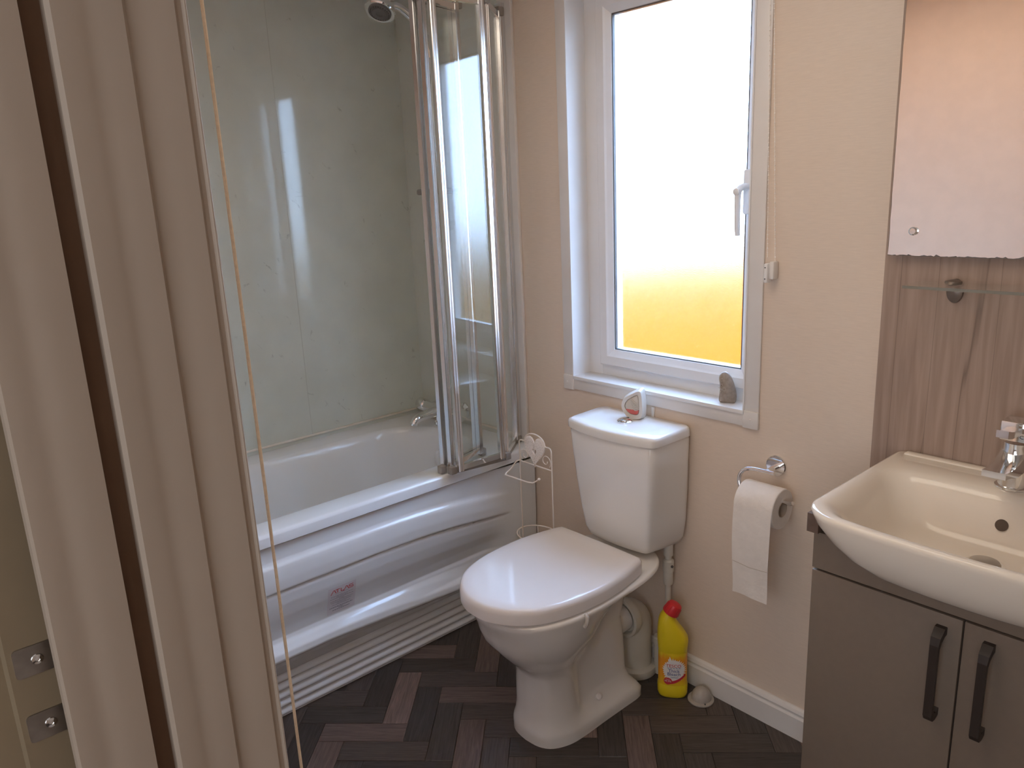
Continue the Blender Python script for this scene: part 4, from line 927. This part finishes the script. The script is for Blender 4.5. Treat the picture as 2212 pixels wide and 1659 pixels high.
# glass shelf
shf = thing('glass_shelf', 'clear glass shelf on oval brackets under the mirror', 'shelf', (-0.38, 1.65, 1.225))
P = rrect(-0.632, -0.13, 1.592, 1.680, [0.02, 0.003, 0.003, 0.02])
part('glass_sheet', G().prism(P, 1.2265, 1.2325), M_shelf, shf, smooth=False)
P1 = rrect(-0.6322, -0.1298, 1.5918, 1.5945, 0.001)
part('polished_edge', G().prism(P1, 1.2268, 1.2322), M_glassedge, shf, smooth=False)
for x in (-0.568, -0.195):
    g = G(); g.lathe([(0.016, 0), (0.015, 0.006), (0.008, 0.010), (0.001, 0.011)], (x, YW - 0.0065, 1.214), axis=(0, -1, 0), n=28, sx=1.0, sy=1.55, xdir=(1, 0, 0))
    g.lathe([(0.016, 0), (0.015, 0.003), (0.004, 0.006)], (x, 1.678, 1.2325), n=24); g.lathe([(0.014, 0), (0.014, 0.006)], (x, 1.678, 1.2200), n=24)
    part('bracket', g, mat('dull_pewter', (0.24, 0.20, 0.17), 0.35, metal=0.7), shf, 'oval pewter bracket')

# ================================================================ SMALL THINGS
# pebble on the sill
pb = thing('carved_stone', 'upright brown carved pebble on the window sill', 'stone', (-1.108, 1.728, WZ0 + 0.001))
out = [(-0.0235, .004), (-0.0245, .014), (-0.0225, .030), (-0.0228, .050), (-0.0250, .066), (-0.0225, .078), (-0.0135, .0845), (-0.004, .083), (0.005, .074), (0.0125, .058), (0.0185, .038), (0.0215, .018), (0.0195, .005), (0.012, .0), (-0.016, .0)]
pu = Vector((0.88, 0.47, 0)); pn = Vector((0.47, -0.88, 0)); pc_ = Vector((-1.108, 1.728, WZ0 + 0.001))
oc = catmull([(a, b, 0) for a, b in out], 4, closed=True); cxp, czp = 0.0, 0.040
R_ = []
for k in range(13):
    t = -1 + 2 * k / 12; s_ = max(0.02, (1 - abs(t) ** 2.4)) ** 0.5; R_.append([pc_ + pu * (cxp + (p.x - cxp) * s_) + Vector((0, 0, max(0.0, czp + (p.y - czp) * s_) if s_ > 0.3 else czp + (p.y - czp) * s_)) + pn * (0.015 * t) for p in oc])
part('body', G().loft(R_), M_stone, pb, angle=80)
g = G()
for k in range(14):
    a = 2 * PI * k / 14 + .2; c0 = pc_ + pu * (-0.010) + Vector((0, 0, 0.040)) + pn * 0.0140
    d = pu * math.cos(a) + Vector((0, 0, 1)) * math.sin(a)
    g.tube([c0 + d * 0.003, c0 + d * (0.011 if k % 2 else 0.015) - pn * 0.002], 0.0006, 5)
for k in range(9): g.sphere(pc_ + pu * (-0.0185 + 0.001 * (k % 3)) + Vector((0, 0, 0.008 + 0.0075 * k)) + pn * 0.0105, 0.0010, 6, 4)
part('carved_sunburst', g, mat('pale_carving', (0.50, 0.43, 0.36), 0.7), pb, 'pale carved sunburst lines')

# air freshener on the cistern
ac = Vector((-1.350, 1.640, LZ + 0.0295)); au = Vector((0.93, 0.36, 0)); an = Vector((0.36, -0.93, 0))
af = thing('air_freshener', 'white teardrop air freshener with coral liquid on the cistern lid', 'air freshener', tuple(ac))
outl = [(-0.024, 0.006), (-0.036, 0.020), (-0.041, 0.036), (-0.038, 0.052), (-0.028, 0.064), (-0.010, 0.075), (0.006, 0.0835), (0.015, 0.0845), (0.0190, 0.076), (0.0215, 0.056), (0.0225, 0.034), (0.022, 0.016), (0.016, 0.004), (0.004, 0.0), (-0.014, 0.0)]
innl = [(-0.020, 0.020), (-0.028, 0.028), (-0.0315, 0.038), (-0.028, 0.049), (-0.020, 0.058), (-0.008, 0.066), (0.002, 0.0715), (0.007, 0.072), (0.0095, 0.066), (0.011, 0.052), (0.0120, 0.036), (0.0115, 0.024), (0.0095, 0.017), (0.002, 0.0135), (-0.012, 0.0155)]
def to3(p, d, s_=1.0, cen=(-0.008, 0.04)): return ac + au * (cen[0] + (p[0] - cen[0]) * s_) + Vector((0, 0, max(0.0, cen[1] + (p[1] - cen[1]) * s_))) + an * d
oc = [(p.x, p.y) for p in catmull([(a, b, 0) for a, b in outl], 4, closed=True)]; ic = [(p.x, p.y) for p in catmull([(a, b, 0) for a, b in innl], 4, closed=True)]
R_ = [[to3(p, -0.016, 1.10) for p in oc], [to3(p, -0.010, 1.08) for p in oc], [to3(p, 0.006, 1.0) for p in oc], [to3(p, 0.010, 0.97) for p in oc], [to3(p, 0.009, 1.0) for p in ic], [to3(p, 0.004, 1.0) for p in ic], [to3(p, 0.0035, 0.6) for p in ic]]
part('shell', G().loft(R_), M_fresh, af, angle=50)
R_ = [[to3(p, 0.0042, 0.98) for p in ic], [to3(p, 0.0075, 0.90) for p in ic], [to3(p, 0.0085, 0.5) for p in ic]]
part('clear_window', G().loft(R_), M_gel, af)
liq = [(-0.0265, 0.029), (0.0105, 0.028), (0.0090, 0.019), (0.003, 0.0150), (-0.013, 0.0165), (-0.022, 0.022)]
part('liquid', G().loft([[to3(p, 0.006) for p in liq], [to3(p, 0.0100) for p in liq]]), M_liquid, af, 'coral coloured liquid')
g = G()
for k in range(5): g.tube([to3((-0.014 + k * 0.001, 0.062 - k * 0.0065), 0.0085), to3((-0.004 + k * 0.001, 0.052 - k * 0.006), 0.0098), to3((0.008, 0.046 - k * 0.0045), 0.0092)], [0.0012, 0.0022, 0.0010], 6)
part('clear_ribs', g, M_gel, af)
# cable clip strip below sill beside freshener
single('wall_conduit', G().box((-1.338, YW - 0.006, 0.79), (-1.329, YW, 0.829), 0.001), M_trimw, 'short pale strip on the wall behind the cistern lid', 'strip')

# blind chain and its wall clip
ch = thing('blind_chain', 'white beaded blind chain hanging in a long loop beside the window', 'chain', (-0.985, 1.690, 1.262))
for (xt, yt, xb, yb, zb_) in ((-1.012, 1.690, -0.9865, 1.690, 1.268), (-1.004, 1.686, -0.9660, 1.690, 1.258)):
    g = G(); z1 = CZ - 0.01; nb = int((z1 - zb_) / 0.0105)
    for k in range(nb + 1):
        t = k / nb; g.sphere((xt + (xb - xt) * t ** 1.0, yt + (yb - yt) * t, z1 + (zb_ - z1) * t), 0.0017, 6, 4)
    g.tube([(xt, yt, z1), (xb, yb, zb_)], 0.0006, 5)
    part('bead_strand', g, M_wire, ch)
cp = thing('chain_clip', 'small white chain safety clip screwed to the wall', 'clip', (-0.975, 1.695, 1.215))
part('base', G().box((-0.974, 1.676, 1.216), (-0.961, YW, 1.259), 0.004), M_trimw, cp)
part('front_plate', G().box((-0.984, 1.668, 1.208), (-0.973, 1.692, 1.255), 0.004), M_upvc, cp)
for z in (1.218, 1.245): part('screw', G().lathe([(0.0016, 0), (0.0016, 0.0012)], (-0.9785, 1.668, z), axis=(0, -1, 0), n=8), M_dark, cp)

# wire toilet paper stand with heart
yk = 1.600
rk = thing('wire_paper_stand', 'cream wire toilet paper stand with a heart, behind the toilet', 'stand', (-1.735, yk, 0))
def wire(pts, r=0.0022, cl=False, n=8): return G().tube(pts, r, n, closed=cl)
xl, xr_ = -1.812, -1.661; zc = 0.578; zp = 0.652
fr_ = [(xl, yk, 0.004), (xl, yk, zp - 0.008), (xl + 0.004, yk, zp - 0.002), (xl + 0.010, yk, zp), (xl + 0.026, yk, zp)] + [(-1.737 - 0.047 * math.cos(PI * k / 12), yk, zp + 0.004 + 0.029 * math.sin(PI * k / 12)) for k in range(13)] + [(xr_ - 0.026, yk, zp), (xr_ - 0.010, yk, zp), (xr_ - 0.004, yk, zp - 0.002), (xr_, yk, zp - 0.008), (xr_, yk, 0.004)]
part('frame', wire(fr_), M_wire, rk)
part('crossbar', wire([(xl, yk, zc), (xr_, yk, zc)]), M_wire, rk)
for s_, x0s in ((1, xl + 0.026), (-1, xr_ - 0.026)):
    sp_pts = [(x0s + s_ * (0.0235 - 0.0175 * k / 22) * math.cos(-0.8 + k / 22 * 7.2) * -1, yk, zc + 0.026 + (0.0235 - 0.0175 * k / 22) * math.sin(-0.8 + k / 22 * 7.2)) for k in range(23)]
    part('scroll', G().tube(sp_pts, 0.0013, 6), M_wire, rk)
# heart plate
hp = []
for k in range(48):
    t = 2 * PI * k / 48; x = 16 * math.sin(t) ** 3; z = 13 * math.cos(t) - 5 * math.cos(2 * t) - 2 * math.cos(3 * t) - math.cos(4 * t); hp.append((x / 34, z / 30))
hs_ = 0.052; hcx, hcz = -1.737, 0.626
def hpt(s_, y): return [(hcx + a * hs_ * s_, y, hcz + (b + 0.08) * hs_ * s_ * 1.08 - 0.002) for a, b in hp]
g = G().loft([hpt(1.9, yk + 0.001), hpt(1.9, yk - 0.0025), hpt(1.84, yk - 0.0035), hpt(1.2, yk - 0.0035), hpt(0.40, yk - 0.0035), hpt(0.40, yk + 0.001)], cap0=False, cap1=False)
hrt = part('heart', g, M_wire, rk, 'pierced cream metal heart')
g = G()
for s_, nn_ in ((1.62, 40), (1.25, 30), (0.85, 22)):
    for k in range(nn_):
        t = 2 * PI * (k + .5) / nn_; x = 16 * math.sin(t) ** 3 / 34; z = (13 * math.cos(t) - 5 * math.cos(2 * t) - 2 * math.cos(3 * t) - math.cos(4 * t)) / 30
        g.lathe([(0.0009, 0), (0.0009, 0.0004)], (hcx + x * hs_ * s_, yk - 0.0035, hcz + (z + 0.08) * hs_ * s_ * 1.08 - 0.002), axis=(0, -1, 0), n=5)
part('pierced_holes', g, mat('heart_hole', (0.45, 0.38, 0.33), 0.8), hrt, kind='stuff')
arm = catmull([(xl + 0.004, yk, zc + 0.002), (xl + 0.000, 1.585, zc + 0.001), (xl + 0.008, 1.555, zc - 0.012), (xl + 0.010, 1.530, zc - 0.022)], 5) + [(xl + 0.016, 1.520, zc - 0.024), (-1.690, 1.520, 0.556)] + catmull([(-1.665, 1.520, 0.560), (-1.645, 1.520, 0.572), (-1.638, 1.520, 0.577)], 4)
part('roll_arm', wire(arm), M_wire, rk)
part('arm_tip', G().sphere((-1.636, 1.520, 0.579), 0.0048, 12, 8), M_wire, rk)
rg_ = [(-1.738 + 0.078 * math.cos(a), 1.600 + 0.060 * math.sin(a), 0.335) for a in [2 * PI * k / 40 for k in range(40)]]
for z in (0.335, 0.20): part('ring', wire([(p[0], p[1], z) for p in rg_], cl=True), M_wire, rk)
g = G()
for a in (PI * 1.08, PI * 1.5, PI * 1.85, PI * 0.28, PI * 0.72):
    x, y = -1.738 + 0.078 * math.cos(a), 1.600 + 0.060 * math.sin(a); g.tube([(x, y, 0.335), (x + 0.002, y, 0.30), (x, y, 0.10)], 0.0016, 6)
part('basket_rod', g, M_wire, rk)
part('base_ring', wire([(-1.738 + 0.078 * math.cos(a), 1.600 + 0.06 * math.sin(a), 0.004) for a in [2 * PI * k / 32 for k in range(32)]], cl=True), M_wire, rk)

# ================================================================ DOORWAY (left side of the view)
def ext(P, z0=-0.004, z1=2.1): return G().prism(P, z0, z1)
xf = -0.650
# profile boards, plan polygons (x, y)
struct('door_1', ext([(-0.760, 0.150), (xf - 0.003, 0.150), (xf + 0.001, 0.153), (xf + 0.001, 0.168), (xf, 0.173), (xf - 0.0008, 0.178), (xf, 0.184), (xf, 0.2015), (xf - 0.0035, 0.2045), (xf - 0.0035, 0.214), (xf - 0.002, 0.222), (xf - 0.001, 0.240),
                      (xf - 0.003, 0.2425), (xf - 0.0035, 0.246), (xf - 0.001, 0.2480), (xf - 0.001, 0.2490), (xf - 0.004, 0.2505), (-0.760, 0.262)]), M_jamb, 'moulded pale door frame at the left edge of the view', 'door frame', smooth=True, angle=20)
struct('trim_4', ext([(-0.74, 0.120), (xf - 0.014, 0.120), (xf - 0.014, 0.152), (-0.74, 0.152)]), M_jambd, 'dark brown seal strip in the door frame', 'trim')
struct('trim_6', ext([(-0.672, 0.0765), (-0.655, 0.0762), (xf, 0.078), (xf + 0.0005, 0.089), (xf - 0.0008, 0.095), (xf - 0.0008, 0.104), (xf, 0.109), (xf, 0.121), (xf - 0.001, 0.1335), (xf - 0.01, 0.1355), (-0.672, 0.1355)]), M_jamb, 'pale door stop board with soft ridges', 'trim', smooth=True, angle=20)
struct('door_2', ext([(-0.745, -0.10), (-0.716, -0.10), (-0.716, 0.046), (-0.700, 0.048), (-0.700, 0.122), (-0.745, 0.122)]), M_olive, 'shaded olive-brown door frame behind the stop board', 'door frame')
for (ya_, yb_, za_, zb_, lb_) in ((0.052, 0.094, 1.074, 1.1005, 'upper small steel catch plate screwed to the door frame'), (0.052, 0.094, 1.013, 1.0385, 'lower small steel catch plate screwed to the door frame')):
    k = thing('catch_plate', lb_, 'plate', (-0.700, 0.07, za_), 'catch plates on the door frame')
    P = rrect(ya_, yb_, za_, zb_, 0.0035, seg=4, side=2)
    part('plate', G().loft([[(-0.700, a, b) for a, b in P], [(-0.6984, a, b) for a, b in P]]), M_steel, k, smooth=False)
    part('screw', G().lathe([(0.0048, 0), (0.0042, 0.0010), (0.0020, 0.0012), (0.0018, 0.0002)], (-0.6984, 0.069, (za_ + zb_) / 2), axis=(1, 0, 0), n=20), M_chrome, k)

# light-pull cord just inside the doorway
g = G().tube([(-0.695, 0.2795, CZ), (-0.695, 0.2795, 0.50)], 0.0017, 8)
single('pull_cord', g, M_cord, 'cream pull cord hanging just inside the door frame', 'cord')
